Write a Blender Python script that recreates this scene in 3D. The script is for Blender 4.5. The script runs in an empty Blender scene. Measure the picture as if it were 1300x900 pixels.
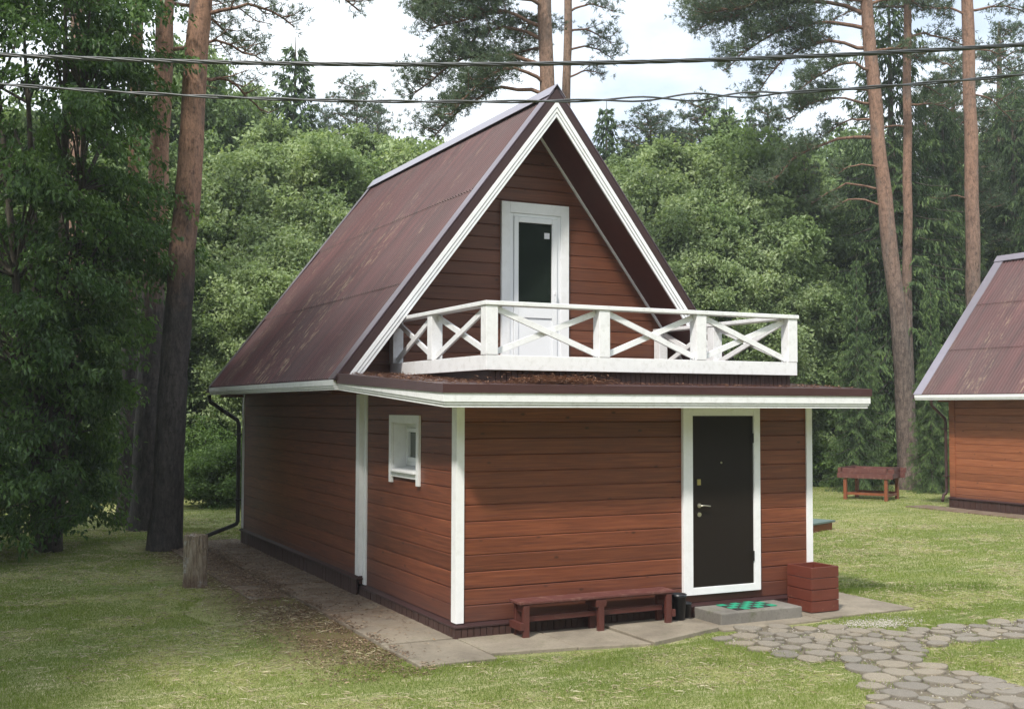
import bpy, math, random
import numpy as np
from mathutils import Vector, Matrix
R = math.radians
rng = random.Random(7)

# ------------------------------------------------------------------ camera, sky, sun, exposure
scn = bpy.context.scene
CAM = np.array([-4.99, -11.436, 2.536]); YAW, PITCH, ROLL, FPX = -0.4602, 0.046, 0.0028, 1450.0
FW = np.array([-math.sin(YAW)*math.cos(PITCH), math.cos(YAW)*math.cos(PITCH), math.sin(PITCH)])
RT = np.array([math.cos(YAW), math.sin(YAW), 0.0]); UP = np.cross(RT, FW)
RT, UP = RT*math.cos(ROLL)+UP*math.sin(ROLL), -RT*math.sin(ROLL)+UP*math.cos(ROLL)
cam_d = bpy.data.cameras.new('camera'); cam = bpy.data.objects.new('camera', cam_d); scn.collection.objects.link(cam)
cam.matrix_world = Matrix(((RT[0], UP[0], -FW[0], CAM[0]), (RT[1], UP[1], -FW[1], CAM[1]), (RT[2], UP[2], -FW[2], CAM[2]), (0, 0, 0, 1)))
cam_d.sensor_width = 36; cam_d.lens = 36*FPX/1300; cam_d.clip_start = 0.1; cam_d.clip_end = 1500
scn.camera = cam

SUN_EL, SUN_AZ = R(50), math.atan2(-0.77, -0.64)       # azimuth: direction TO the sun, atan2(x, y)
to_sun = Vector((math.sin(SUN_AZ)*math.cos(SUN_EL), math.cos(SUN_AZ)*math.cos(SUN_EL), math.sin(SUN_EL)))
sun_d = bpy.data.lights.new('sun', 'SUN'); sun_d.energy = 3.0; sun_d.angle = R(5); sun_d.color = (1, 0.94, 0.85)
sun = bpy.data.objects.new('sun', sun_d); scn.collection.objects.link(sun)
sun.rotation_euler = (-to_sun).to_track_quat('-Z', 'Y').to_euler()

w = bpy.data.worlds.new('World'); scn.world = w; w.use_nodes = True
nt = w.node_tree; nt.nodes.clear()
wo = nt.nodes.new('ShaderNodeOutputWorld'); bg = nt.nodes.new('ShaderNodeBackground'); sk = nt.nodes.new('ShaderNodeTexSky')
sk.sky_type = 'NISHITA'; sk.sun_disc = False; sk.sun_elevation = SUN_EL; sk.sun_rotation = SUN_AZ
sk.air_density = 1.0; sk.dust_density = 2.0
tc = nt.nodes.new('ShaderNodeTexCoord'); mp = nt.nodes.new('ShaderNodeMapping'); mp.inputs['Scale'].default_value = (1, 1, 2.2)
nz = nt.nodes.new('ShaderNodeTexNoise'); nz.inputs['Scale'].default_value = 2.6; nz.inputs['Detail'].default_value = 7; nz.inputs['Roughness'].default_value = 0.55
cr = nt.nodes.new('ShaderNodeValToRGB'); cr.color_ramp.elements[0].position = 0.34; cr.color_ramp.elements[0].color = (0.40,)*3+(1,)
cr.color_ramp.elements[1].position = 0.50; cr.color_ramp.elements[1].color = (0.98,)*3+(1,)
mx = nt.nodes.new('ShaderNodeMix'); mx.data_type = 'RGBA'; mx.inputs['B'].default_value = (8.0, 8.6, 9.2, 1)
L = nt.links.new
L(tc.outputs['Generated'], mp.inputs['Vector']); L(mp.outputs['Vector'], nz.inputs['Vector']); L(nz.outputs['Fac'], cr.inputs['Fac'])
L(cr.outputs['Color'], mx.inputs['Factor']); L(sk.outputs['Color'], mx.inputs['A']); L(mx.outputs['Result'], bg.inputs['Color']); L(bg.outputs['Background'], wo.inputs['Surface'])
bg.inputs['Strength'].default_value = 0.112
scn.view_settings.view_transform = 'Standard'; scn.view_settings.look = 'None'
scn.view_settings.exposure = 0.7; scn.view_settings.gamma = 1
scn.cycles.max_bounces = 6; scn.cycles.diffuse_bounces = 3; scn.cycles.glossy_bounces = 2; scn.cycles.transmission_bounces = 4

def ray(u, v): return FW + RT*(u-650)/FPX - UP*(v-450)/FPX
def gpt(u, v):
    d = ray(u, v); p = CAM + d*(-CAM[2]/d[2]); return p[0], p[1]
def at(u, D):                                   # ground point straight below column u at distance D
    p = CAM + (FW + RT*(u-650)/FPX)*D; return float(p[0]), float(p[1])
def zat(v, D): return CAM[2] + D*(516.7-v)/FPX  # height seen in row v at distance D

# ------------------------------------------------------------------ materials
def new_mat(name):
    m = bpy.data.materials.new(name); m.use_nodes = True
    n = m.node_tree.nodes; b = n['Principled BSDF']; return m, m.node_tree, b
def lin(c): return tuple(((x/255+0.055)/1.055)**2.4 if x > 10 else x/255/12.92 for x in c)
def ramp(t, fac, stops):
    r = t.nodes.new('ShaderNodeValToRGB'); e = r.color_ramp.elements
    while len(e) < len(stops): e.new(0.5)
    for k, (p, c) in enumerate(stops): e[k].position = p; e[k].color = (*c, 1)
    t.links.new(fac, r.inputs['Fac']); return r.outputs['Color']
def noise(t, scale, detail=4, rough=0.55, vec=None, mapscale=None, dist=0, rot=None):
    n = t.nodes.new('ShaderNodeTexNoise'); n.inputs['Scale'].default_value = scale; n.inputs['Detail'].default_value = detail
    n.inputs['Roughness'].default_value = rough; n.inputs['Distortion'].default_value = dist
    if vec is None: vec = t.nodes.new('ShaderNodeTexCoord').outputs['Object']
    if mapscale or rot:
        m = t.nodes.new('ShaderNodeMapping'); m.inputs['Scale'].default_value = mapscale or (1, 1, 1)
        if rot: m.inputs['Rotation'].default_value = rot
        t.links.new(vec, m.inputs['Vector']); vec = m.outputs['Vector']
    t.links.new(vec, n.inputs['Vector']); return n.outputs['Fac']
def mixc(t, a, b, fac, mode='MIX'):
    m = t.nodes.new('ShaderNodeMix'); m.data_type = 'RGBA'; m.blend_type = mode
    for s, v in (('A', a), ('B', b)):
        if isinstance(v, tuple): m.inputs[s].default_value = (*v, 1)
        else: t.links.new(v, m.inputs[s])
    if isinstance(fac, (int, float)): m.inputs['Factor'].default_value = fac
    else: t.links.new(fac, m.inputs['Factor'])
    return m.outputs['Result']
def math_n(t, op, a, b=None, clamp=False):
    m = t.nodes.new('ShaderNodeMath'); m.operation = op; m.use_clamp = clamp
    for k, v in enumerate((a, b)):
        if v is None: continue
        if isinstance(v, (int, float)): m.inputs[k].default_value = v
        else: t.links.new(v, m.inputs[k])
    return m.outputs[0]
def rng_n(t, v, a, b, c=0., d=1.):
    m = t.nodes.new('ShaderNodeMapRange'); t.links.new(v, m.inputs[0])
    for k, x in enumerate((a, b, c, d)): m.inputs[k+1].default_value = x
    return m.outputs[0]
def bump(t, b, h, strength=0.3, dist=0.01):
    n = t.nodes.new('ShaderNodeBump'); n.inputs['Strength'].default_value = strength; n.inputs['Distance'].default_value = dist
    t.links.new(h, n.inputs['Height']); t.links.new(n.outputs['Normal'], b.inputs['Normal'])
def xyz(t, out='Object'):
    s = t.nodes.new('ShaderNodeSeparateXYZ'); t.links.new(t.nodes.new('ShaderNodeTexCoord').outputs[out], s.inputs[0]); return s.outputs

def siding_mat(name, c0, c1, c2, pitch=0.182):
    m, t, b = new_mat(name)
    X, Y, Z = xyz(t)
    brd = math_n(t, 'FLOOR', math_n(t, 'DIVIDE', Z, pitch))
    wn = t.nodes.new('ShaderNodeTexWhiteNoise'); wn.noise_dimensions = '1D'; t.links.new(brd, wn.inputs['W'])
    cmb = t.nodes.new('ShaderNodeCombineXYZ')
    off = math_n(t, 'MULTIPLY', wn.outputs['Value'], 31.0)
    t.links.new(math_n(t, 'ADD', X, off), cmb.inputs[0]); t.links.new(Y, cmb.inputs[1]); t.links.new(Z, cmb.inputs[2])
    g = noise(t, 1.0, 6, 0.6, cmb.outputs[0], (1.6, 1.6, 46), 0.6)
    col = ramp(t, g, [(0.28, c0), (0.5, c1), (0.72, c2)])
    tint = rng_n(t, wn.outputs['Value'], 0, 1, 0.80, 1.14)
    mm = t.nodes.new('ShaderNodeVectorMath'); mm.operation = 'SCALE'; t.links.new(col, mm.inputs[0]); t.links.new(tint, mm.inputs['Scale'])
    kn = t.nodes.new('ShaderNodeTexVoronoi'); kn.inputs['Scale'].default_value = 2.6
    mpn = t.nodes.new('ShaderNodeMapping'); mpn.inputs['Scale'].default_value = (1, 1, 2.1); t.links.new(cmb.outputs[0], mpn.inputs[0]); t.links.new(mpn.outputs[0], kn.inputs['Vector'])
    kf = rng_n(t, kn.outputs['Distance'], 0.035, 0.11, 0.85, 0.0)
    c = mixc(t, mm.outputs[0], tuple(x*0.35 for x in c0), kf)
    wv = noise(t, 1.3, 3, 0.6)                      # faded, weathered stain in broad patches
    c = mixc(t, c, tuple(x*0.8 for x in c0), rng_n(t, wv, 0.5, 0.75, 0, 0.25))
    low = rng_n(t, math_n(t, 'ADD', Z, math_n(t, 'MULTIPLY', wv, 0.5)), 0.45, 0.95, 0.55, 0)   # splash-darkened lowest boards
    c = mixc(t, c, (0.075, 0.036, 0.034), low)
    t.links.new(c, b.inputs['Base Color']); b.inputs['Roughness'].default_value = 0.48
    bump(t, b, g, 0.25, 0.004)
    return m
def paint_mat(name, col, dirt=(0.35, 0.34, 0.28), amt=0.35, rough=0.5, sc=5, wood=True):
    m, t, b = new_mat(name)
    n1 = noise(t, sc, 6, 0.65); n2 = noise(t, 1.0, 4, 0.6, None, (7, 7, 7), 0.3)
    g = math_n(t, 'MULTIPLY', rng_n(t, n1, 0.52, 0.78), amt)
    c = mixc(t, col, dirt, g); c = mixc(t, c, tuple(x*0.9 for x in col), rng_n(t, n2, 0.4, 0.6, 0, 0.4))
    t.links.new(c, b.inputs['Base Color']); b.inputs['Roughness'].default_value = rough
    bump(t, b, noise(t, 40, 3), 0.12, 0.002)
    return m
def plain(name, col, rough=0.5, metal=0.0, sc=12, var=0.25, bmp=0.1):
    m, t, b = new_mat(name)
    n1 = noise(t, sc, 5, 0.6)
    c = mixc(t, tuple(x*(1-var) for x in col), tuple(min(1, x*(1+var)) for x in col), n1)
    t.links.new(c, b.inputs['Base Color']); b.inputs['Roughness'].default_value = rough; b.inputs['Metallic'].default_value = metal
    if bmp: bump(t, b, n1, bmp, 0.005)
    return m

M = {}
M['siding'] = siding_mat('stained_siding', (0.088, 0.025, 0.013), (0.155, 0.044, 0.020), (0.225, 0.073, 0.032))
M['siding_gable'] = siding_mat('stained_gable_siding', (0.085, 0.029, 0.017), (0.135, 0.046, 0.024), (0.185, 0.070, 0.036))
M['siding_neighbour'] = siding_mat('orange_siding', (0.17, 0.052, 0.024), (0.26, 0.086, 0.038), (0.33, 0.125, 0.060))
M['white'] = paint_mat('white_paint', (0.82, 0.83, 0.85), (0.5, 0.49, 0.45), 0.3, 0.5, 9)
M['white_weathered'] = paint_mat('weathered_white_paint', (0.80, 0.81, 0.83), (0.34, 0.33, 0.28), 0.45, 0.55, 14)
M['white_plastic'] = plain('white_plastic', (0.80, 0.82, 0.85), 0.3, 0, 3, 0.03, 0)
M['brown_trim'] = plain('brown_trim', (0.042, 0.019, 0.019), 0.45, 0, 8, 0.35, 0.2)
M['soffit'] = plain('brown_soffit', (0.095, 0.028, 0.020), 0.6, 0, 6, 0.25, 0.15)
M['flashing'] = plain('brown_metal_flashing', (0.085, 0.042, 0.043), 0.34, 0.25, 4, 0.22, 0.05)
M['ridge'] = plain('sky_tinted_ridge_metal', (0.36, 0.33, 0.385), 0.3, 0.55, 3, 0.12, 0.03)  # brown metal, with the pale sky reflection painted into its base colour
M['dark_metal'] = plain('dark_pipe_metal', (0.018, 0.015, 0.015), 0.35, 0.2, 9, 0.3, 0.05)
M['door'] = plain('dark_door_metal', (0.013, 0.009, 0.006), 0.6, 0.0, 60, 0.2, 0.08)
M['door'].node_tree.nodes['Principled BSDF'].inputs['Specular IOR Level'].default_value = 0.2
M['steel'] = plain('satin_steel', (0.55, 0.52, 0.45), 0.3, 0.9, 9, 0.1, 0)
M['brass'] = plain('dull_brass', (0.45, 0.38, 0.16), 0.35, 0.8, 9, 0.1, 0)
M['glass'] = plain('dark_glass', (0.012, 0.018, 0.014), 0.03, 0, 2, 0.3, 0)
M['glass'].node_tree.nodes['Principled BSDF'].inputs['Specular IOR Level'].default_value = 0.45
M['paper'] = plain('white_sticker', (0.7, 0.7, 0.74), 0.6, 0, 9, 0.04, 0)
M['red_wood'] = plain('red_brown_painted_wood', (0.088, 0.027, 0.021), 0.42, 0, 14, 0.4, 0.25)
M['red_wood_worn'] = paint_mat('worn_red_wood', (0.110, 0.036, 0.031), (0.30, 0.17, 0.13), 0.9, 0.55, 9)
M['planter'] = plain('planter_red_wood', (0.118, 0.031, 0.020), 0.45, 0, 6, 0.5, 0.2)
M['table_leg'] = plain('orange_brown_leg', (0.20, 0.060, 0.025), 0.5, 0, 9, 0.3, 0.2)
M['soil'] = plain('dark_soil', (0.035, 0.022, 0.014), 0.9, 0, 30, 0.4, 0.5)
M['black_plastic'] = plain('black_plastic', (0.012, 0.014, 0.018), 0.3, 0, 5, 0.3, 0)
M['cable'] = plain('black_cable', (0.045, 0.050, 0.055), 0.4, 0, 20, 0.3, 0)
M['mat_green'] = plain('green_rubber', (0.015, 0.30, 0.17), 0.6, 0, 90, 0.2, 0.5)
M['mat_black'] = plain('black_rubber', (0.02, 0.022, 0.022), 0.7, 0, 90, 0.2, 0.5)
M['hatch'] = plain('grey_green_sheet', (0.12, 0.17, 0.16), 0.5, 0, 12, 0.2, 0.1)
M['needles_dry'] = plain('dry_needles', (0.33, 0.19, 0.12), 0.8, 0, 5, 0.5, 0)
M['pebble'] = plain('pale_pebbles', (0.40, 0.37, 0.33), 0.7, 0, 20, 0.3, 0.2)

def grain_paint(name, col, worn):
    m, t, b = new_mat(name); n1 = noise(t, 1.0, 6, 0.7, None, (5, 5, 60), 0.6); n2 = noise(t, 9, 6, 0.75); n3 = noise(t, 2.2, 4, 0.6)
    c = mixc(t, tuple(x*0.6 for x in col), tuple(x*1.35 for x in col), n1); c = mixc(t, c, tuple(x*0.6 for x in col), rng_n(t, n3, 0.45, 0.7, 0, 0.6))
    c = mixc(t, c, worn, rng_n(t, n2, 0.60, 0.68, 0, 0.75)); t.links.new(c, b.inputs['Base Color']); b.inputs['Roughness'].default_value = 0.5; bump(t, b, n1, 0.4, 0.004); return m
M['red_wood'] = grain_paint('painted_bench_wood', (0.092, 0.027, 0.021), (0.17, 0.09, 0.065)); M['planter'] = grain_paint('painted_planter_wood', (0.135, 0.033, 0.020), (0.20, 0.085, 0.05))
def concrete_mat(name, a, b_, moss=0.5, litter=True):
    m, t, b = new_mat(name)
    n1 = noise(t, 1.6, 8, 0.65); n2 = noise(t, 28, 5, 0.7); n3 = noise(t, 3.5, 6, 0.7)
    c = mixc(t, a, b_, rng_n(t, n1, 0.3, 0.7)); c = mixc(t, c, tuple(x*0.55 for x in a), rng_n(t, n2, 0.5, 0.8, 0, 0.6))
    c = mixc(t, c, (0.07, 0.085, 0.03), rng_n(t, n3, 0.55, 0.75, 0, moss))
    if litter:                                             # brown needle litter on the shaded side slabs
        X, Y, Z = xyz(t)
        f = math_n(t, 'MULTIPLY', rng_n(t, math_n(t, 'ADD', Y, math_n(t, 'MULTIPLY', n1, 3)), 1.8, 3.6), rng_n(t, n3, 0.35, 0.6, 0.25, 0.85))
        c = mixc(t, c, (0.12, 0.07, 0.042), f)
    t.links.new(c, b.inputs['Base Color']); b.inputs['Roughness'].default_value = 0.85
    bump(t, b, n2, 0.45, 0.006); return m
M['concrete'] = concrete_mat('old_concrete', (0.155, 0.13, 0.10), (0.30, 0.26, 0.20), 0.4)
M['concrete_step'] = concrete_mat('grey_concrete_block', (0.12, 0.112, 0.10), (0.23, 0.215, 0.19), 0.65, False)

def stone_mat():
    m, t, b = new_mat('log_slice_stone')
    oi = t.nodes.new('ShaderNodeObjectInfo').outputs['Random']
    X, Y, Z = xyz(t)
    r = math_n(t, 'SQRT', math_n(t, 'ADD', math_n(t, 'MULTIPLY', X, X), math_n(t, 'MULTIPLY', Y, Y)))
    n1 = noise(t, 9, 5, 0.65); n2 = noise(t, 60, 4, 0.7)
    rings = math_n(t, 'SINE', math_n(t, 'ADD', math_n(t, 'MULTIPLY', r, 210), math_n(t, 'MULTIPLY', n1, 14)))
    base = ramp(t, oi, [(0, (0.27, 0.245, 0.21)), (0.35, (0.36, 0.32, 0.26)), (0.7, (0.42, 0.36, 0.27)), (1, (0.32, 0.30, 0.26))])
    c = mixc(t, base, (0.10, 0.092, 0.08), rng_n(t, rings, 0.2, 1, 0, 0.45))
    c = mixc(t, c, (0.34, 0.31, 0.27), rng_n(t, n1, 0.5, 0.75, 0, 0.7))
    c = mixc(t, c, (0.045, 0.038, 0.030), rng_n(t, n2, 0.48, 0.68, 0, 0.75))
    ck = noise(t, 5, 6, 0.8, None, None, 2.5); c = mixc(t, c, (0.06, 0.05, 0.04), rng_n(t, math_n(t, 'ABSOLUTE', math_n(t, 'SUBTRACT', ck, 0.5)), 0.0, 0.03, 0.8, 0))
    edge = rng_n(t, r, 0.88, 1.0, 0, 0.5); c = mixc(t, c, (0.12, 0.105, 0.08), edge)
    t.links.new(c, b.inputs['Base Color']); b.inputs['Roughness'].default_value = 0.85
    bump(t, b, math_n(t, 'ADD', n2, math_n(t, 'MULTIPLY', rings, 0.25)), 0.6, 0.006); return m
M['slice'] = stone_mat()
M['path_bed'] = plain('gritty_path_soil', (0.125, 0.105, 0.075), 0.95, 0, 45, 0.55, 0.7)

def roof_mat():
    m, t, b = new_mat('corrugated_roof_sheet')
    n1 = noise(t, 1.0, 6, 0.6, None, (0.5, 5.0, 0.5)); n2 = noise(t, 0.7, 5, 0.6); n3 = noise(t, 1.0, 8, 0.75, None, (3.0, 26, 3.0), 0.4); n4 = noise(t, 30, 4, 0.7)
    c = ramp(t, n1, [(0.3, (0.044, 0.017, 0.018)), (0.5, (0.078, 0.026, 0.027)), (0.72, (0.118, 0.042, 0.042))])
    c = mixc(t, c, (0.075, 0.046, 0.046), rng_n(t, n2, 0.45, 0.7, 0, 0.6))
    band = noise(t, 1.0, 3, 0.5, None, (0.10, 0.9, 0.10))
    X, Y, Z = xyz(t)
    li = math_n(t, 'MULTIPLY', rng_n(t, n3, 0.53, 0.63), rng_n(t, band, 0.45, 0.56))
    li = math_n(t, 'MULTIPLY', li, rng_n(t, Z, 3.0, 6.6, 1.0, 0.25))
    c = mixc(t, c, (0.34, 0.25, 0.165), math_n(t, 'MULTIPLY', li, 0.75))
    c = mixc(t, c, (0.06, 0.035, 0.035), rng_n(t, n4, 0.55, 0.8, 0, 0.5))
    t.links.new(c, b.inputs['Base Color']); b.inputs['Roughness'].default_value = 0.55
    bump(t, b, n4, 0.2, 0.004); return m
M['roof'] = roof_mat()

def skirt_mat():
    m, t, b = new_mat('dark_brown_base_boards')
    X, Y, Z = xyz(t)
    n1 = noise(t, 6, 5, 0.6, None, (3, 3, 1))
    c = mixc(t, (0.030, 0.014, 0.012), (0.075, 0.035, 0.028), n1)
    t.links.new(c, b.inputs['Base Color']); b.inputs['Roughness'].default_value = 0.6
    bump(t, b, n1, 0.2, 0.005); return m
M['skirt'] = skirt_mat()

def ground_mat():
    m, t, b = new_mat('lawn_soil')
    X, Y, Z = xyz(t)
    n1 = noise(t, 0.45, 5, 0.6); n2 = noise(t, 2.3, 6, 0.7); n3 = noise(t, 22, 5, 0.75); n4 = noise(t, 90, 3, 0.7); n5 = noise(t, 1.0, 6, 0.7, None, (0.9, 5, 1), 1.0, (0, 0, 0.5))
    c = ramp(t, n3, [(0.3, (0.11, 0.115, 0.042)), (0.5, (0.22, 0.235, 0.085)), (0.75, (0.38, 0.375, 0.19))])
    c = mixc(t, c, (0.11, 0.16, 0.038), rng_n(t, n1, 0.42, 0.62, 0, 0.6))
    hay = math_n(t, 'MULTIPLY', rng_n(t, n5, 0.5, 0.66), rng_n(t, n3, 0.35, 0.6, 0.4, 1))
    c = mixc(t, c, (0.46, 0.42, 0.26), math_n(t, 'MULTIPLY', hay, 0.8))
    # bare litter strip beside the side path
    dx = math_n(t, 'ADD', X, math_n(t, 'MULTIPLY', math_n(t, 'SUBTRACT', n2, 0.5), 1.6))
    fx = math_n(t, 'MULTIPLY', rng_n(t, dx, -2.1, -1.35), rng_n(t, dx, -0.3, 0.2, 1, 0))
    fy = math_n(t, 'MULTIPLY', rng_n(t, Y, -1.6, 0.6), rng_n(t, Y, 9.5, 11.5, 1, 0))
    lit = math_n(t, 'MULTIPLY', math_n(t, 'MULTIPLY', fx, fy), rng_n(t, n3, 0.3, 0.6, 0.5, 1))
    c = mixc(t, c, mixc(t, (0.070, 0.040, 0.024), (0.17, 0.115, 0.070), n4), lit)
    # forest floor further back
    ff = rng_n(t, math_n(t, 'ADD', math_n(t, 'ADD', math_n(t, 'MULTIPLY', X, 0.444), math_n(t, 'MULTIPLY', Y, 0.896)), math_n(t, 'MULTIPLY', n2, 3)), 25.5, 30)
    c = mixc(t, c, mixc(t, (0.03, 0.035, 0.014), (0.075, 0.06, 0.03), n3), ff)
    t.links.new(c, b.inputs['Base Color']); b.inputs['Roughness'].default_value = 0.95; b.inputs['Specular IOR Level'].default_value = 0.15
    bump(t, b, n3, 0.8, 0.03); return m
M['ground'] = ground_mat()

def leaf_mat(name, lo, mid, hi, trans=0.35, rough=0.5, spec=0.35, patch=0.0):
    m, t, b = new_mat(name)
    a = t.nodes.new('ShaderNodeAttribute'); a.attribute_name = 'tint'
    oi = t.nodes.new('ShaderNodeObjectInfo').outputs['Random']
    f = math_n(t, 'ADD', math_n(t, 'MULTIPLY', a.outputs['Fac'], 0.8), math_n(t, 'MULTIPLY', oi, 0.2))
    c = ramp(t, f, [(0.1, lo), (0.5, mid), (0.95, hi)])
    t.links.new(c, b.inputs['Base Color']); b.inputs['Roughness'].default_value = rough; b.inputs['Specular IOR Level'].default_value = spec
    if trans:
        tr = t.nodes.new('ShaderNodeBsdfTranslucent'); ms = t.nodes.new('ShaderNodeMixShader'); ms.inputs[0].default_value = trans
        tcx = mixc(t, c, (1.0, 1.0, 0.50), 1.0, 'MULTIPLY'); t.links.new(tcx, tr.inputs['Color'])
        o = t.nodes['Material Output']; t.links.new(b.outputs[0], ms.inputs[1]); t.links.new(tr.outputs[0], ms.inputs[2]); t.links.new(ms.outputs[0], o.inputs['Surface'])
    return m
M['leaf'] = leaf_mat('pale_leaves', (0.14, 0.20, 0.095), (0.27, 0.36, 0.175), (0.43, 0.51, 0.31), 0.45)
M['leaf_light'] = leaf_mat('yellow_green_leaves', (0.15, 0.215, 0.095), (0.29, 0.38, 0.180), (0.45, 0.54, 0.31), 0.45)
M['leaf_mid'] = leaf_mat('mid_green_leaves', (0.095, 0.150, 0.058), (0.18, 0.265, 0.105), (0.31, 0.40, 0.19), 0.42)
M['leaf_cherry'] = leaf_mat('dark_oval_leaves', (0.045, 0.100, 0.026), (0.095, 0.180, 0.046), (0.19, 0.30, 0.085), 0.42, 0.42, 0.5)
M['leaf_bush'] = leaf_mat('bush_leaves', (0.055, 0.105, 0.030), (0.10, 0.175, 0.048), (0.18, 0.28, 0.085), 0.4)
M['spruce'] = leaf_mat('spruce_needles', (0.022, 0.046, 0.020), (0.055, 0.098, 0.036), (0.17, 0.25, 0.080), 0.15, 0.6, 0.25)
M['pine_needles'] = leaf_mat('pine_needles', (0.045, 0.072, 0.042), (0.090, 0.135, 0.075), (0.17, 0.22, 0.12), 0.15, 0.55, 0.3)
M['grass'] = leaf_mat('grass_blades', (0.115, 0.185, 0.032), (0.25, 0.325, 0.076), (0.58, 0.56, 0.32), 0.40, 0.6, 0.25)

def bark_mat(name, lowc, highc, z0, z1):
    m, t, b = new_mat(name)
    X, Y, Z = xyz(t)
    n1 = noise(t, 1.0, 6, 0.7, None, (14, 14, 3.2)); n2 = noise(t, 1.1, 4, 0.6); n3 = noise(t, 1.0, 3, 0.5, None, (4, 4, 1.2))
    low = ramp(t, n1, [(0.3, tuple(x*0.45 for x in lowc)), (0.5, lowc), (0.7, tuple(x*1.7 for x in lowc))])
    hi = ramp(t, n1, [(0.28, tuple(x*0.55 for x in highc)), (0.45, highc), (0.75, tuple(min(1, x*1.35) for x in highc))])
    hi = mixc(t, hi, tuple(x*1.3 for x in lowc), rng_n(t, n3, 0.56, 0.72, 0, 0.7))
    f = rng_n(t, math_n(t, 'ADD', Z, math_n(t, 'MULTIPLY', n2, 3.0)), z0+1.5, z1+1.5)
    c = mixc(t, low, hi, f)
    fl = noise(t, 1.0, 7, 0.75, None, (22, 22, 7), 1.2)
    c = mixc(t, c, mixc(t, c, (0.26, 0.24, 0.24), 1.0, 'MULTIPLY'), rng_n(t, fl, 0.36, 0.50, 0.85, 0))
    c = mixc(t, c, mixc(t, c, (1.5, 1.45, 1.4), 1.0, 'MULTIPLY'), rng_n(t, fl, 0.55, 0.75, 0, 0.7))
    n5 = noise(t, 7, 5, 0.7); c = mixc(t, c, mixc(t, c, (0.5, 0.48, 0.47), 1.0, 'MULTIPLY'), rng_n(t, n5, 0.5, 0.65, 0, 0.8))
    t.links.new(c, b.inputs['Base Color']); b.inputs['Roughness'].default_value = 0.9
    bump(t, b, n1, 0.9, 0.03); return m
M['bark_pine_near'] = bark_mat('pine_bark_near', (0.060, 0.050, 0.047), (0.29, 0.165, 0.108), 4.4, 6.2)
M['bark_pine'] = bark_mat('pine_bark', (0.13, 0.10, 0.085), (0.235, 0.140, 0.098), 5.0, 10.0)
M['bark_pine_high'] = bark_mat('pine_bark_high', (0.13, 0.10, 0.085), (0.235, 0.150, 0.108), 2, 4)
M['bark'] = bark_mat('grey_bark', (0.075, 0.065, 0.052), (0.11, 0.095, 0.075), 2, 9)
M['bark_limb'] = bark_mat('limb_bark', (0.10, 0.066, 0.050), (0.20, 0.115, 0.078), -9, -8)
def stump_mat():
    m, t, b = new_mat('rotten_stump_wood')
    n1 = noise(t, 1.0, 7, 0.75, None, (38, 38, 5), 0.8); n2 = noise(t, 5, 5, 0.7); X, Y, Z = xyz(t)
    c = ramp(t, n1, [(0.34, (0.06, 0.045, 0.033)), (0.44, (0.25, 0.19, 0.135)), (0.56, (0.42, 0.34, 0.26)), (0.75, (0.55, 0.49, 0.42))])
    c = mixc(t, c, (0.55, 0.53, 0.50), math_n(t, 'MULTIPLY', rng_n(t, n2, 0.55, 0.63), rng_n(t, n1, 0.42, 0.5)))
    c = mixc(t, c, (0.14, 0.075, 0.05), rng_n(t, math_n(t, 'ADD', Z, math_n(t, 'MULTIPLY', n2, .3)), 0.20, 0.34, 0.7, 0))
    t.links.new(c, b.inputs['Base Color']); b.inputs['Roughness'].default_value = 0.9; bump(t, b, n1, 1.0, 0.03); return m
M['stump'] = stump_mat()

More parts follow.
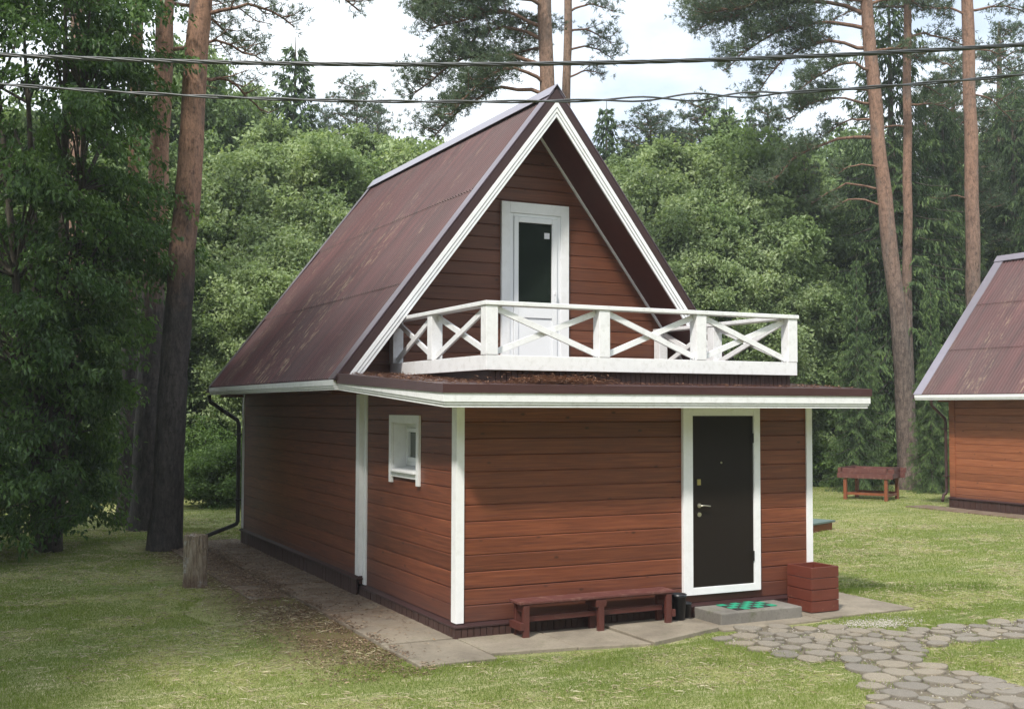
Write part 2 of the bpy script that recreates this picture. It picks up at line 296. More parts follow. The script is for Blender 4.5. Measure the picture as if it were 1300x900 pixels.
# ------------------------------------------------------------------ mesh helpers
COL = scn.collection
def link(o): COL.objects.link(o); return o
def thing(name, label, cat, loc=(0, 0, 0), rz=0, group=None):
    o = link(bpy.data.objects.new(name, None)); o.empty_display_size = 0.2; o.location = loc; o.rotation_euler = (0, 0, rz)
    o['label'] = label; o['category'] = cat
    if group: o['group'] = group
    return o
def tag(o, label, cat, group=None, kind=None):
    o['label'] = label; o['category'] = cat
    if group: o['group'] = group
    if kind: o['kind'] = kind
    return o
class MB:
    def __init__(s): s.v = []; s.f = []; s.s = []
    def add(s, vs, fs, smooth=False):
        k = len(s.v); s.v += [tuple(map(float, p)) for p in vs]
        for f in fs: s.f.append(tuple(i+k for i in f)); s.s.append(smooth)
        return s
    def box(s, x0, x1, y0, y1, z0, z1):
        return s.add([(x0,y0,z0),(x1,y0,z0),(x1,y1,z0),(x0,y1,z0),(x0,y0,z1),(x1,y0,z1),(x1,y1,z1),(x0,y1,z1)],
                     [(0,3,2,1),(4,5,6,7),(0,1,5,4),(1,2,6,5),(2,3,7,6),(3,0,4,7)])
    def bar(s, p, q, w, h, side=None):            # bar p->q, w across along side, h the other way
        p = Vector(p); q = Vector(q); d = (q-p).normalized()
        sd = Vector(side) if side else d.cross(Vector((0, 0, 1)))
        if sd.length < 1e-4: sd = Vector((1, 0, 0))
        sd = (sd - d*sd.dot(d)).normalized(); up = sd.cross(d)
        vs = [c + sd*a*w/2 + up*b*h/2 for c in (p, q) for a, b in ((-1,-1),(1,-1),(1,1),(-1,1))]
        return s.add(vs, [(0,1,2,3)[::-1],(4,5,6,7),(0,1,5,4),(1,2,6,5),(2,3,7,6),(3,0,4,7)])
    def prism(s, poly, y0, y1):                   # XZ polygon extruded along y
        n = len(poly); vs = [(x, y0, z) for x, z in poly] + [(x, y1, z) for x, z in poly]
        return s.add(vs, [tuple(range(n)), tuple(range(2*n-1, n-1, -1))] + [((i+1) % n, i, n+i, n+(i+1) % n) for i in range(n)])
    def slab(s, poly, z0, z1):                    # XY polygon extruded in z; z0/z1 numbers or functions of (x,y)
        f0 = z0 if callable(z0) else (lambda x, y: z0); f1 = z1 if callable(z1) else (lambda x, y: z1)
        n = len(poly); vs = [(x, y, f0(x, y)) for x, y in poly] + [(x, y, f1(x, y)) for x, y in poly]
        return s.add(vs, [tuple(range(n-1, -1, -1)), tuple(range(n, 2*n))] + [(i, (i+1) % n, n+(i+1) % n, n+i) for i in range(n)])
    def tube(s, pts, rad, n=8, cap=True, rough=0, seed=0):
        pts = [Vector(p) for p in pts]; rad = rad if isinstance(rad, (list, tuple)) else [rad]*len(pts)
        r_ = random.Random(seed); vs = []; ref = Vector((0.13, 1, 0.07)).normalized()
        for i, p in enumerate(pts):
            d = (pts[min(i+1, len(pts)-1)] - pts[max(i-1, 0)]).normalized()
            if abs(d.dot(ref)) > 0.95: ref = Vector((1, 0.1, 0)).normalized()
            a = d.cross(ref).normalized(); b = d.cross(a)
            for k in range(n):
                t = 2*math.pi*k/n; rr = rad[i]*(1+rough*(r_.random()-0.5)); vs.append(p + a*math.cos(t)*rr + b*math.sin(t)*rr)
        fs = [(i*n+k, i*n+(k+1) % n, (i+1)*n+(k+1) % n, (i+1)*n+k) for i in range(len(pts)-1) for k in range(n)]
        s.add(vs, fs, True)
        if cap: s.add([vs[k] for k in range(n)], [tuple(range(n-1, -1, -1))]); s.add([vs[(len(pts)-1)*n+k] for k in range(n)], [tuple(range(n))])
        return s
    def lathe(s, prof, cx=0, cy=0, n=24):
        vs = [(cx+r*math.cos(2*math.pi*k/n), cy+r*math.sin(2*math.pi*k/n), z) for r, z in prof for k in range(n)]
        fs = [(i*n+k, i*n+(k+1) % n, (i+1)*n+(k+1) % n, (i+1)*n+k) for i in range(len(prof)-1) for k in range(n)]
        return s.add(vs, fs, True)
    def build(s, name, mat, parent=None, bevel=0, loc=None):
        me = bpy.data.meshes.new(name); me.from_pydata(s.v, [], s.f); me.polygons.foreach_set('use_smooth', s.s); me.materials.append(M[mat] if isinstance(mat, str) else mat); me.update()
        o = link(bpy.data.objects.new(name, me)); o.parent = parent
        if loc: o.location = loc
        if bevel:
            b = o.modifiers.new('bevel', 'BEVEL'); b.width = bevel; b.segments = 2; b.limit_method = 'ANGLE'; b.angle_limit = R(40)
        return o

PITCH_B = 0.182
def siding(mb, o, u, nrm, z0, z1, a0, a1, phase=0.0, warp=0.0):
    """clapboards between heights z0..z1; a0/a1 numbers or functions of z giving the run along u. One board = bevelled profile."""
    fa = a0 if callable(a0) else (lambda z: a0); fb = a1 if callable(a1) else (lambda z: a1)
    prof = [(0.0, -0.013), (0.005, -0.013), (0.007, 0.0), (PITCH_B-0.014, 0.0), (PITCH_B-0.001, -0.012)]
    k = math.floor((z0-phase)/PITCH_B); u = Vector(u); nrm = Vector(nrm); o = Vector(o)
    while phase+k*PITCH_B < z1-1e-5:
        zb = phase+k*PITCH_B; rows = []
        pp = [(zb+h, d) for h, d in prof]
        lo = max(zb, z0); hi = min(zb+PITCH_B, z1)
        pts = [p for p in pp if lo-1e-6 <= p[0] <= hi+1e-6]
        if not pts or pts[0][0] > lo+1e-4: pts = [(lo, 0.0)] + pts
        if pts[-1][0] < hi-1e-3: pts.append((hi, 0.0))
        vs = []
        for z, d in pts:
            vs += [o+u*fa(z)+nrm*d+Vector((0,0,z)), o+u*fb(z)+nrm*d+Vector((0,0,z))]
        mb.add(vs, [(2*i, 2*i+1, 2*i+3, 2*i+2) for i in range(len(pts)-1)])
        k += 1
    return mb

def np_mesh(name, V, F, mat, tint=None, smooth=False, mats=None, midx=None):
    me = bpy.data.meshes.new(name); V = np.asarray(V, np.float32); F = np.asarray(F, np.int32); nf, k = F.shape
    me.vertices.add(len(V)); me.vertices.foreach_set('co', V.ravel())
    me.loops.add(nf*k); me.loops.foreach_set('vertex_index', F.ravel())
    me.polygons.add(nf); me.polygons.foreach_set('loop_start', np.arange(0, nf*k, k, dtype=np.int32)); me.polygons.foreach_set('loop_total', np.full(nf, k, np.int32))
    me.polygons.foreach_set('use_smooth', np.full(nf, smooth))
    if tint is not None:
        a = me.attributes.new('tint', 'FLOAT', 'POINT'); a.data.foreach_set('value', np.asarray(tint, np.float32))
    me.materials.append(mat); me.update(calc_edges=True); return me
def mesh_obj(name, me, parent=None, loc=(0, 0, 0)):
    o = link(bpy.data.objects.new(name, me)); o.parent = parent; o.location = loc; return o

def norm(a): return a/np.maximum(np.linalg.norm(a, axis=-1, keepdims=True), 1e-9)
def leaf_geo(P, D, N, ln, wd, fold=0.25):
    """rhombic folded leaves: base P, axis D, normal N -> verts (n*4), faces (n*2 tris)"""
    n = len(P); D = norm(D); S = norm(np.cross(D, N)); N2 = np.cross(S, D)
    ln = np.broadcast_to(ln, (n,))[:, None]; wd = np.broadcast_to(wd, (n,))[:, None]
    mid = P + D*ln*0.45
    V = np.stack([P, mid+S*wd/2+N2*wd*fold, P+D*ln-N2*ln*0.12, mid-S*wd/2+N2*wd*fold], 1).reshape(-1, 3)
    i = np.arange(n)[:, None]*4
    F = np.concatenate([i+np.array([[0, 1, 2]]), i+np.array([[0, 2, 3]])], 0)
    return V, F

# ------------------------------------------------------------------ ground and path
gm = MB(); gm.add([(-250, -150, 0), (350, -150, 0), (350, 450, 0), (-250, 450, 0)], [(0, 1, 2, 3)])
ground = gm.build('ground', 'ground'); ground['kind'] = 'structure'

sl = MB(); rr = random.Random(3)
def slabq(poly, h=0.035):
    sl.slab([(x+rr.uniform(-.01, .01), y+rr.uniform(-.01, .01)) for x, y in poly], -0.05, h+rr.uniform(-.006, .006))
yy = [-1.02, 0.05, 1.05, 2.1, 3.3, 4.5, 5.7, 6.9, 8.1, 9.3, 10.4]
for k in range(len(yy)-1): slabq([(-0.80 - 0.0*k, yy[k]+.01), (0.03, yy[k]+.01), (0.03, yy[k+1]-.012), (-0.80, yy[k+1]-.012)])
for k in range(4, len(yy)-2): slabq([(-1.36, yy[k]+.3), (-0.82, yy[k]+.3), (-0.82, yy[k+1]+.285), (-1.36, yy[k+1]+.285)], 0.02)
slabq([(0.045, -0.80), (1.0, -0.92), (1.0, 0.03), (0.045, 0.03)]); slabq([(1.015, -0.92), (1.80, -1.08), (1.80, 0.03), (1.015, 0.03)])
slabq([(1.83, -1.12), (2.95, -0.74), (2.95, 0.03), (1.83, 0.03)], 0.05); slabq([(2.97, -0.80), (4.42, -0.78), (4.42, 0.03), (2.97, 0.03)], 0.02)
slabq([(4.44, -0.72), (6.02, -0.66), (6.02, 0.80), (5.06, 0.80), (5.06, 0.03), (4.44, 0.03)], 0.03)
for k in range(7): slabq([(5.06, 0.82+k*1.3), (5.85, 0.82+k*1.3), (5.85, 2.1+k*1.3), (5.06, 2.1+k*1.3)])
for k in range(7): slabq([(17.2, 10.5-k*1.3), (17.2, 9.22-k*1.3), (17.93, 9.22-k*1.3), (17.93, 10.5-k*1.3)], .03)
path = sl.build('path', 'concrete', None, 0.008); path['kind'] = 'structure'

# ------------------------------------------------------------------ the cottage
def build_house(ox, oy, name, label, sid, gable, corner_mat, porch, zapex):
    H = thing(name, label, 'cottage', (ox, oy, 0))
    xa, ze, xe = 2.504, 2.87, -0.60; k = (zapex-ze)/(xa-xe); YF, YB = 2.34, (9.85 if porch else 10.35); GY = 3.0; MX0, MX1 = -0.02, 5.03; MY1 = 9.80
    xl = lambda z, off: xa-(zapex-off-z)/k            # left-hand section line at vertical offset off below the roof surface
    # base boards
    sk_ = MB(); r_ = random.Random(5)
    def pickets(p, q, z1, nrm):
        p = Vector(p); q = Vector(q); n = int((q-p).length/0.075); d = (q-p)/n; nrm = Vector(nrm)
        for i in range(n):
            a = p+d*(i+.06); b = p+d*(i+.94); c = (a+b)/2; h = r_.uniform(-.004, .004)
            sk_.bar((c.x+nrm.x*(-.012+h), c.y+nrm.y*(-.012+h), 0.0), (c.x+nrm.x*(-.012+h), c.y+nrm.y*(-.012+h), z1), (b-a).length, 0.024, tuple(d))
    if porch:
        pickets((0, 3.19, 0), (0, 0, 0), 0.135, (-1, 0, 0)); pickets((0, 0, 0), (5.01, 0, 0), 0.135, (0, -1, 0)); pickets((5.01, 0, 0), (5.01, 3.0, 0), 0.135, (1, 0, 0))
    pickets((-0.04, 9.83, 0), (-0.04, 3.2, 0), 0.245, (-1, 0, 0)); pickets((5.05, 3.0, 0), (5.05, 9.83, 0), 0.245, (1, 0, 0)); pickets((5.05, 9.83, 0), (-0.04, 9.83, 0), 0.245, (0, 1, 0))
    if not porch: pickets((-0.04, 3.1, 0), (5.05, 3.1, 0), 0.245, (0, -1, 0))
    sk_.box(0.03, 4.97, 3.2 if not porch else 0.03, 9.79, 0, 0.24 if not porch else 0.13)
    sk_.build('base_boards', 'skirt', H)
    lg = MB()
    def ledge(x0, x1, y0, y1, zt, w=0.05, dz=0.05):
        lg.add([(x0-w, y0-w, zt-dz), (x1+w, y0-w, zt-dz), (x1+w, y1+w, zt-dz), (x0-w, y1+w, zt-dz), (x0-w, y0-w, zt-dz+.02), (x1+w, y0-w, zt-dz+.02), (x1+w, y1+w, zt-dz+.02), (x0-w, y1+w, zt-dz+.02),
                (x0+.01, y0+.01, zt), (x1-.01, y0+.01, zt), (x1-.01, y1-.01, zt), (x0+.01, y1-.01, zt)],
               [(0, 1, 2, 3)[::-1], (0, 1, 5, 4), (1, 2, 6, 5), (2, 3, 7, 6), (3, 0, 4, 7), (4, 5, 9, 8), (5, 6, 10, 9), (6, 7, 11, 10), (7, 4, 8, 11), (8, 9, 10, 11)])
    if porch: ledge(0.04, 4.97, 0.04, 3.1, 0.19)
    ledge(MX0, MX1, 3.14, MY1, 0.30)
    lg.build('base_ledge', 'brown_trim', H, 0.004)
    # walls
    wl = MB()
    siding(wl, (MX0, 0, 0), (0, -1, 0), (-1, 0, 0), 0.29, 2.80, -MY1, -3.14, 0.19)
    siding(wl, (MX1, 0, 0), (0, 1, 0), (1, 0, 0), 0.29, 2.80, 3.14, MY1, 0.19)
    siding(wl, (0, MY1, 0), (-1, 0, 0), (0, 1, 0), 0.29, 2.80, -MX1, -MX0, 0.19)
    siding(wl, (0, 3.14, 0), (1, 0, 0), (0, -1, 0), 0.19, 2.80, MX0, MX1, 0.19)
    wl.build('wall', sid, H)
    if porch:
        pw = MB(); wy0, wy1, wz0, wz1 = 1.20, 2.03, 1.76, 2.34
        P0 = (0.04, 0, 0)
        siding(pw, P0, (0, -1, 0), (-1, 0, 0), 0.18, wz0, -3.2, -0.04, 0.19)
        siding(pw, P0, (0, -1, 0), (-1, 0, 0), wz0, wz1, -3.2, -wy1, 0.19); siding(pw, P0, (0, -1, 0), (-1, 0, 0), wz0, wz1, -wy0, -0.04, 0.19)
        siding(pw, P0, (0, -1, 0), (-1, 0, 0), wz1, 2.78, -3.2, -0.04, 0.19)
        siding(pw, (0, 0.04, 0), (1, 0, 0), (0, -1, 0), 0.18, 2.66, 0.04, 4.97, 0.19)
        siding(pw, (4.97, 0, 0), (0, 1, 0), (1, 0, 0), 0.18, 2.78, 0.04, 3.2, 0.19)
        pw.build('porch_wall', sid, H)
    # gables
    gb = MB(); zt = zapex-0.32
    siding(gb, (0, GY, 0), (1, 0, 0), (0, -1, 0), 2.70, zt, lambda z: xl(z, .32), lambda z: 2*xa-xl(z, .32), 0.19)
    gb.build('gable_wall', gable, H); gb = MB()
    siding(gb, (0, MY1-.05, 0), (-1, 0, 0), (0, 1, 0), 2.70, zt, lambda z: -(2*xa-xl(z, .32)), lambda z: -xl(z, .32), 0.19)
    gb.build('gable_wall', gable, H)
    # roof structure: soffit slabs, corrugated sheets
    for sgn in (1, -1):
        mir = (lambda x: x) if sgn == 1 else (lambda x: 2*xa-x)
        sf = MB(); zc = 2.84
        poly = [(mir(xl(zc, .05)), zc), (mir(xa), zapex-.05), (mir(xa), zapex-.32), (mir(xl(zc, .32)), zc)]
        if sgn == -1: poly = poly[::-1]
        sf.prism(poly, YF+.02, YB-.02)
        sf.box(*(sorted((mir(xe+.02), mir(MX0)))), YF+.02, YB-.02, 2.755, 2.80)
        sf.build('soffit', 'soffit', H)
        # corrugated courses
        ln = math.hypot(xa-xe, zapex-ze); d = Vector((sgn*(xa-xe), 0, zapex-ze)).normalized(); nn = Vector((-sgn*d.z, 0, abs(d.x)))
        rs = MB(); ncol = int((YB-YF+.06)/0.095)*6
        for c in range(3):
            s0 = ln/3*c-(0.10 if c else 0.0); s1 = ln/3*(c+1)
            rows = []
            for (s_, h_) in ((s0, 0.032), (s0, 0.032), (s1, 0.008)):
                row = []
                for i in range(ncol+1):
                    y = YF-.03+(YB-YF+.06)*i/ncol; a = 0.030*math.sin(2*math.pi*i/6)
                    hh = h_ + a + (0.0 if rows else -0.012)
                    p = Vector((mir(xe), y, ze)) + d*s_ + nn*hh; row.append(p)
                rows.append(row)
            w_ = ncol+1
            for r in range(2):
                fs = [(i, i+1, w_+i+1, w_+i) for i in range(ncol)]
                if sgn == 1: fs = [f[::-1] for f in fs]
                rs.add(rows[r]+rows[r+1], fs, False)
        me = rs.build('roof_sheets', 'roof', H)
        me.data.polygons.foreach_set('use_smooth', [True]*len(me.data.polygons))
        # metal flashing over the rake, front and back
        for y0, y1 in ((YF-.035, YF+(.19 if porch else .17)), (YB-(.12 if porch else .24), YB+.035)):
            fl = MB(); a = Vector((mir(xe), 0, ze)) - d*0.02; b = Vector((xa, 0, zapex+.0))
            for (p, q) in ((a, b),):
                vs = [p+nn*.06, q+nn*.06, q+nn*.048, p+nn*.048]
                vv = [(v.x, y, v.z) for y in (y0, y1) for v in vs]
                fl.add(vv, [(0, 1, 2, 3), (7, 6, 5, 4), (0, 4, 5, 1), (1, 5, 6, 2), (2, 6, 7, 3), (3, 7, 4, 0)])
            fl.build('rake_flashing', 'ridge' if not porch else 'rake_metal', H)
        # brown drip side of the rake flashing + white bargeboards
        for yf, dirn in ((YF, -1), (YB, 1)):
            bb = MB(); zc = 2.86 if (yf == YF and porch) else 2.78
            def strip(o0, o1, dep, mbx):
                ya, yb2 = sorted((yf, yf+dirn*dep)); pl = [(mir(xl(zc, o0)), zc), (xa, zapex-o0), (xa, zapex-o1), (mir(xl(zc, o1)), zc)]
                if sgn == -1: pl = pl[::-1]
                mbx.prism(pl, ya, yb2)
            m1 = MB(); strip(-0.06, .113, .035, m1); m1.build('drip_edge', 'brown_trim', H)
            m2 = MB(); strip(.115, .200, .046, m2); strip(.200, .212, .018, m2); strip(.212, .268, .038, m2); strip(.268, .280, .014, m2); strip(.280, .337, .030, m2)
            m2.build('bargeboard', 'white', H, 0.002)
        # thin white moulding where the gable meets the soffit
        mo = MB(); pl = [(mir(xl(2.95, .305)), 2.95), (xa, zapex-.305), (xa, zapex-.365), (mir(xl(2.95, .365)), 2.95)]
        mo.prism(pl if sgn == 1 else pl[::-1], GY-.035, GY-.002); mo.build('gable_moulding', 'white', H)
        # eave fascia
        ef = MB(); x0 = mir(xe)
        for zz0, zz1, dd in ((2.800, 2.872, .055), (2.772, 2.797, .045), (2.745, 2.769, .033)):
            xs = sorted((x0-sgn*dd, x0+sgn*(.03)))
            ef.box(xs[0], xs[1], YF+.0, YB, zz0, zz1)
        ef.build('eave_fascia', 'white_weathered' if porch else 'white', H, 0.002)
    rc = MB()
    for sgn in (1, -1):
        d = Vector((sgn*(xa-xe), 0, zapex-ze)).normalized(); nn = Vector((-sgn*d.z, 0, abs(d.x))); top = Vector((xa, 0, zapex+.125))
        p, q = top, top-d*0.22
        vs = [(v.x, y, v.z) for y in (YF-.05, YB+.05) for v in (p, q, q-nn*.008, p-Vector((0, 0, .014)))]
        fs = [(0, 1, 2, 3), (7, 6, 5, 4), (0, 4, 5, 1), (1, 5, 6, 2), (2, 6, 7, 3)]
        rc.add(vs, fs)
    rc.build('ridge_cap', 'ridge', H)
    # corner boards
    def cb(*boxes):
        m_ = MB()
        for bx_ in boxes: m_.box(*bx_)
        m_.build('corner_board', corner_mat, H, 0.002)
    if porch:
        cb((0.018, 0.112, 0.018, 0.04, 0.19, 2.60), (0.018, 0.04, 0.041, 0.155, 0.19, 2.60))
        cb((4.90, 4.992, 0.018, 0.04, 0.19, 2.60), (4.97, 4.992, 0.041, 0.14, 0.19, 2.60))
        cb((0.018, 0.04, 3.00, 3.117, 0.19, 2.82)); cb((-0.042, 0.05, 3.118, 3.14, 0.30, 2.82), (-0.042, -0.02, 3.141, 3.25, 0.30, 2.82))
        cb((-0.042, -0.02, 9.70, 9.80, 0.30, 2.80))
    else:
        cb((-0.042, -0.02, 9.62, 9.80, 0.30, 2.80)); cb((-0.042, -0.02, 3.14, 3.30, 0.30, 2.80))
    cb((MX1, MX1+.022, 9.70, 9.80, .30, 2.8)); cb((MX1, MX1+.022, 3.14, 3.24, .30, 2.8))
    # downpipe at the back corner
    dp = MB()
    dp.tube([(-0.66, 9.78, 2.74), (-0.64, 9.80, 2.62), (-0.12, 9.86, 2.28), (-0.09, 9.86, 2.18), (-0.09, 9.86, 0.42), (-0.11, 9.87, 0.37), (-0.16, 9.89, 0.34)] + ([(-0.66, 10.08, 0.13), (-0.78, 10.13, 0.11)] if porch else [(-0.3, 9.8, 0.2)]), 0.038, 10)
    for z in (0.8, 2.0): dp.box(-0.15, -0.02, 9.80, 9.92, z, z+.03)
    dp.build('downpipe', 'dark_metal' if porch else 'brown_trim', H)
    return H
_m = plain('sky_tinted_rake_metal', (0.20, 0.155, 0.185), 0.28, 0.5, 3, 0.12, 0.03); M['rake_metal'] = _m  # brown flashing whose lavender sky sheen is put into the colour
H = build_house(0, 0, 'cottage', 'red brown wooden A-frame cottage with white balcony over a flat porch roof', 'siding', 'siding_gable', 'white', True, 6.885)
build_house(17.99, -0.05, 'cottage', 'orange brown wooden cottage at the edge of the lawn, its corrugated roof without balcony', 'siding_neighbour', 'siding_neighbour', 'siding_neighbour', False, 6.54)

# porch roof
def ztop(x, y): return 2.775 + (y+.6)*0.060
def zbot(x, y): return 2.53 + (y+.6)*0.072
pl = [(-0.40, -0.60), (5.39, -0.60), (5.60, 2.36), (5.60, 3.0), (-0.56, 3.0), (-0.60, 2.36)]
pr = MB(); ins = [(-0.36, -0.56), (5.35, -0.56), (5.55, 2.36), (5.55, 3.02), (-0.02, 3.02), (-0.02, 3.0), (-0.55, 2.38)]
pr.slab([(-0.355, -0.555), (5.345, -0.555), (5.55, 2.36), (5.55, 3.0), (-0.0, 3.0), (-0.55, 2.33)], lambda x, y: ztop(x, y)-.06, lambda x, y: ztop(x, y)-.004)
pr.build('porch_roof', 'flashing', H)
ps = MB(); ps.slab([(-0.36, -0.56), (5.35, -0.56), (5.55, 2.36), (5.55, 3.12), (0.0, 3.12), (-0.55, 2.40)], lambda x, y: zbot(x, y)+.03, lambda x, y: zbot(x, y)+.05); ps.build('porch_soffit', 'white_weathered', H)
edge = [(-0.60, 2.36), (-0.40, -0.60), (5.39, -0.60), (5.60, 2.36)]
def edge_strip(mb, f0, f1, outw, inw):
    P = [Vector(p) for p in edge]; cen = Vector((2.5, 1.5))
    def offs(i, o_):
        if i == 0: return Vector((P[0].x-o_, P[0].y))
        if i == 1: return Vector((P[1].x-o_, P[1].y-o_))
        if i == 2: return Vector((P[2].x+o_, P[2].y-o_))
        return Vector((P[3].x+o_, P[3].y))
    for i in range(3):
        a, b = offs(i, outw), offs(i+1, outw); c, d = offs(i+1, -inw), offs(i, -inw)
        mb.slab([tuple(a), tuple(b), tuple(c), tuple(d)], f0, f1)
e1 = MB(); edge_strip(e1, lambda x, y: zbot(x, y)+.155-(y+.6)*.024, lambda x, y: ztop(x, y), .018, .03); e1.build('drip_edge', 'flashing', H)
e2 = MB(); edge_strip(e2, lambda x, y: zbot(x, y)+.060, lambda x, y: zbot(x, y)+.153-(y+.6)*.024, .004, .04)
edge_strip(e2, lambda x, y: zbot(x, y)+.033, lambda x, y: zbot(x, y)+.057, -.008, .05); edge_strip(e2, lambda x, y: zbot(x, y), lambda x, y: zbot(x, y)+.030, -.020, .06)
e2.build('fascia', 'white_weathered', H, 0.002)
# fallen needles on the porch roof
r_ = np.random.default_rng(4); n = 5200
px = r_.uniform(-.5, 5.3, n); py = r_.uniform(-.5, 2.6, n); keep = r_.random(n) < np.where(px < 1.6, 0.9, 0.35); px, py = px[keep], py[keep]; n = len(px)
P = np.stack([px, py, 2.775+(py+.6)*.06+r_.uniform(0, .012, n)], 1); a = r_.uniform(0, 6.28, n)
nc = 160; cx_ = r_.normal(1.15, .30, nc*8); cy_ = r_.normal(-.22, .10, nc*8); P2 = np.stack([cx_, np.clip(cy_, -.5, 0), 2.775+.03+np.abs(r_.normal(0, .035, nc*8))], 1)
P = np.concatenate([P, P2]); a = np.concatenate([a, r_.uniform(0, 6.28, nc*8)])
V, F = leaf_geo(P, np.stack([np.cos(a), np.sin(a), r_.uniform(-.1, .45, len(P))], 1), np.tile([0, 0, 1.], (len(P), 1)), 0.09, 0.010, 0)
tag(mesh_obj('needle_litter', np_mesh('needle_litter', V, F, M['needles_dry'])), 'dry brown pine needles lying on the flat porch roof under the balcony', 'litter', None, 'stuff')

# balcony
bs = MB()
BX0, BX1, BY0, BY1, ZB, ZT = .325, 4.675, -.08, 2.97, 2.945, 3.110
bs.box(BX0, BX1, BY0, BY0+.035, ZB, ZT); bs.box(BX0, BX0+.035, BY0+.036, BY1, ZB, ZT); bs.box(BX1-.035, BX1, BY0+.036, BY1, ZB, ZT)
bs.build('balcony_rim', 'white_weathered', H, 0.004)
dk = MB()
for k in range(21): dk.box(BX0+.037, BX1-.037, BY0+.04+k*.142, BY0+.04+k*.142+.134, ZT-.045, ZT-.006)
dk.build('balcony_deck', 'brown_trim', H)
jn = MB()
for k in range(62): x = .40+k*.068; jn.box(x, x+.060, -.02, 0.0, ztop(0, -.02)-.01, ZB+.06)
jn.box(.40, 4.60, 0.001, .02, ztop(0, 0)-.01, ZB+.06)
jn.box(.40, .42, 0.021, 2.9, 2.76, ZB+.06); jn.box(4.58, 4.60, 0.021, 2.9, 2.76, ZB+.06)
jn.build('balcony_base_slats', 'skirt', H)
PW = .145; zp0, zp1 = ZT-.01, 3.662
posts = [(BX0-.005, BY0-.004), (1.764, BY0-.004), (3.13, BY0-.004), (BX1-PW+.005, BY0-.004), (BX0-.005, 1.49), (BX0-.005, 2.83), (BX1-PW+.005, 1.49), (BX1-PW+.005, 2.83)]
for x, y in posts: MB().box(x, x+PW, y, y+PW, zp0+.012, zp1).build('balcony_post', 'white_weathered', H, 0.005)
for nm, b_ in (('front', (BX0-.02, BX1+.02, BY0-.02, BY0+.15)), ('l', (BX0-.02, BX0+.15, BY0+.151, 2.99)), ('r', (BX1-.15, BX1+.02, BY0+.151, 2.99))):
    MB().box(*b_, zp1, zp1+.047).build('handrail', 'white_weathered', H, 0.005)
def cross(p, q, nrm):
    p = Vector(p); q = Vector(q); z0, z1 = ZT+.035, zp1-.035; n_ = Vector(nrm)*.018
    for s_ in (1, -1):
        a = Vector((p.x, p.y, z0 if s_ == 1 else z1)) + n_*s_; b = Vector((q.x, q.y, z1 if s_ == 1 else z0)) + n_*s_
        MB().bar(a, b, .03, .068, nrm).build('cross_brace', 'white_weathered', H, 0.003)
ym = BY0+PW/2; fx = [BX0+PW, 1.764, 1.764+PW, 3.13, 3.13+PW, BX1-PW]
for i in (0, 2, 4): cross((fx[i], ym, 0), (fx[i+1], ym, 0), (0, 1, 0))
for xs in (BX0+PW/2, BX1-PW/2):
    cross((xs, BY0+PW, 0), (xs, 1.49, 0), (1, 0, 0)); cross((xs, 1.49+PW, 0), (xs, 2.83, 0), (1, 0, 0))

# balcony door
gy = 2.995
bd = MB(); X0, X1 = 1.975, 3.06; zt = 5.44; zb = 3.10
bd.box(X0, X0+.135, gy-.045, gy, zb, zt); bd.box(X1-.135, X1, gy-.045, gy, zb, zt); bd.box(X0+.136, X1-.136, gy-.045, gy, zt-.155, zt)
D = bd.build('balcony_door', 'white', H, 0.004)
fr = MB(); a0, a1 = X0+.136, X1-.136; zt2 = zt-.157
fr.box(a0, a0+.055, gy-.032, gy, zb, zt2); fr.box(a1-.055, a1, gy-.032, gy, zb, zt2); fr.box(a0+.056, a1-.056, gy-.032, gy, zt2-.045, zt2); fr.build('door_frame', 'white_plastic', D, 0.004)
lf = MB(); b0, b1 = a0+.06, a1-.06; zt3 = zt2-.05; g0, g1 = b0+.07, b1-.085; gz0, gz1 = 4.00, zt3-.075
lf.box(b0, g0, gy-.05, gy, zb+.01, zt3); lf.box(g1, b1, gy-.05, gy, zb+.01, zt3); lf.box(g0+.001, g1-.001, gy-.05, gy, gz1, zt3); lf.box(g0+.001, g1-.001, gy-.05, gy, 3.80, gz0)
lf.box(g0+.001, g1-.001, gy-.035, gy, zb+.08, 3.80-.001); lf.box(g0+.001, g1-.001, gy-.05, gy, zb+.01, zb+.079); lf.build('door_leaf', 'white_plastic', D, 0.004)
MB().box(g0, g1, gy-.022, gy-.002, gz0, gz1).build('pane', 'glass', D)
MB().box(g1-.115, g1-.030, gy-.0245, gy-.0225, gz1-.21, gz1-.125).build('sticker', 'paper', D)
MB().box(b1-.05, b1-.03, gy-.085, gy-.05, 4.15, 4.19).box(b1-.05, b1-.035, gy-.095, gy-.083, 4.05, 4.19).build('handle', 'white_plastic', D)

# front door
fd = MB(); y_ = .04
fd.box(2.98, 3.118, y_-.05, y_, .285, 2.60); fd.box(4.038, 4.135, y_-.05, y_, .285, 2.60); fd.box(3.119, 4.037, y_-.05, y_, 2.437, 2.60); fd.box(3.119, 4.037, y_-.05, y_, .285, .372)
FD = fd.build('front_door', 'white', H, 0.004)
dl = MB(); dl.box(3.125, 4.031, y_-.034, y_, .378, 2.431); DL = dl.build('door_leaf', 'door', FD, 0.003)
MB().box(3.119, 3.1245, y_-.018, y_, .373, 2.436).box(4.0315, 4.037, y_-.018, y_, .373, 2.436).box(3.125, 4.031, y_-.018, y_, 2.432, 2.436).box(3.125, 4.031, y_-.018, y_, .373, .3775).build('door_gasket', 'black_plastic', FD)
hd = MB(); yh = y_-.034
hd.tube([(3.215, yh, 1.352), (3.215, yh-.012, 1.352)], .028, 14); hd.tube([(3.215, yh-.010, 1.352), (3.215, yh-.05, 1.352), (3.25, yh-.055, 1.356), (3.31, yh-.052, 1.350), (3.35, yh-.05, 1.345)], [.010, .010, .010, .008, .007], 8)
hd.build('handle', 'steel', DL)
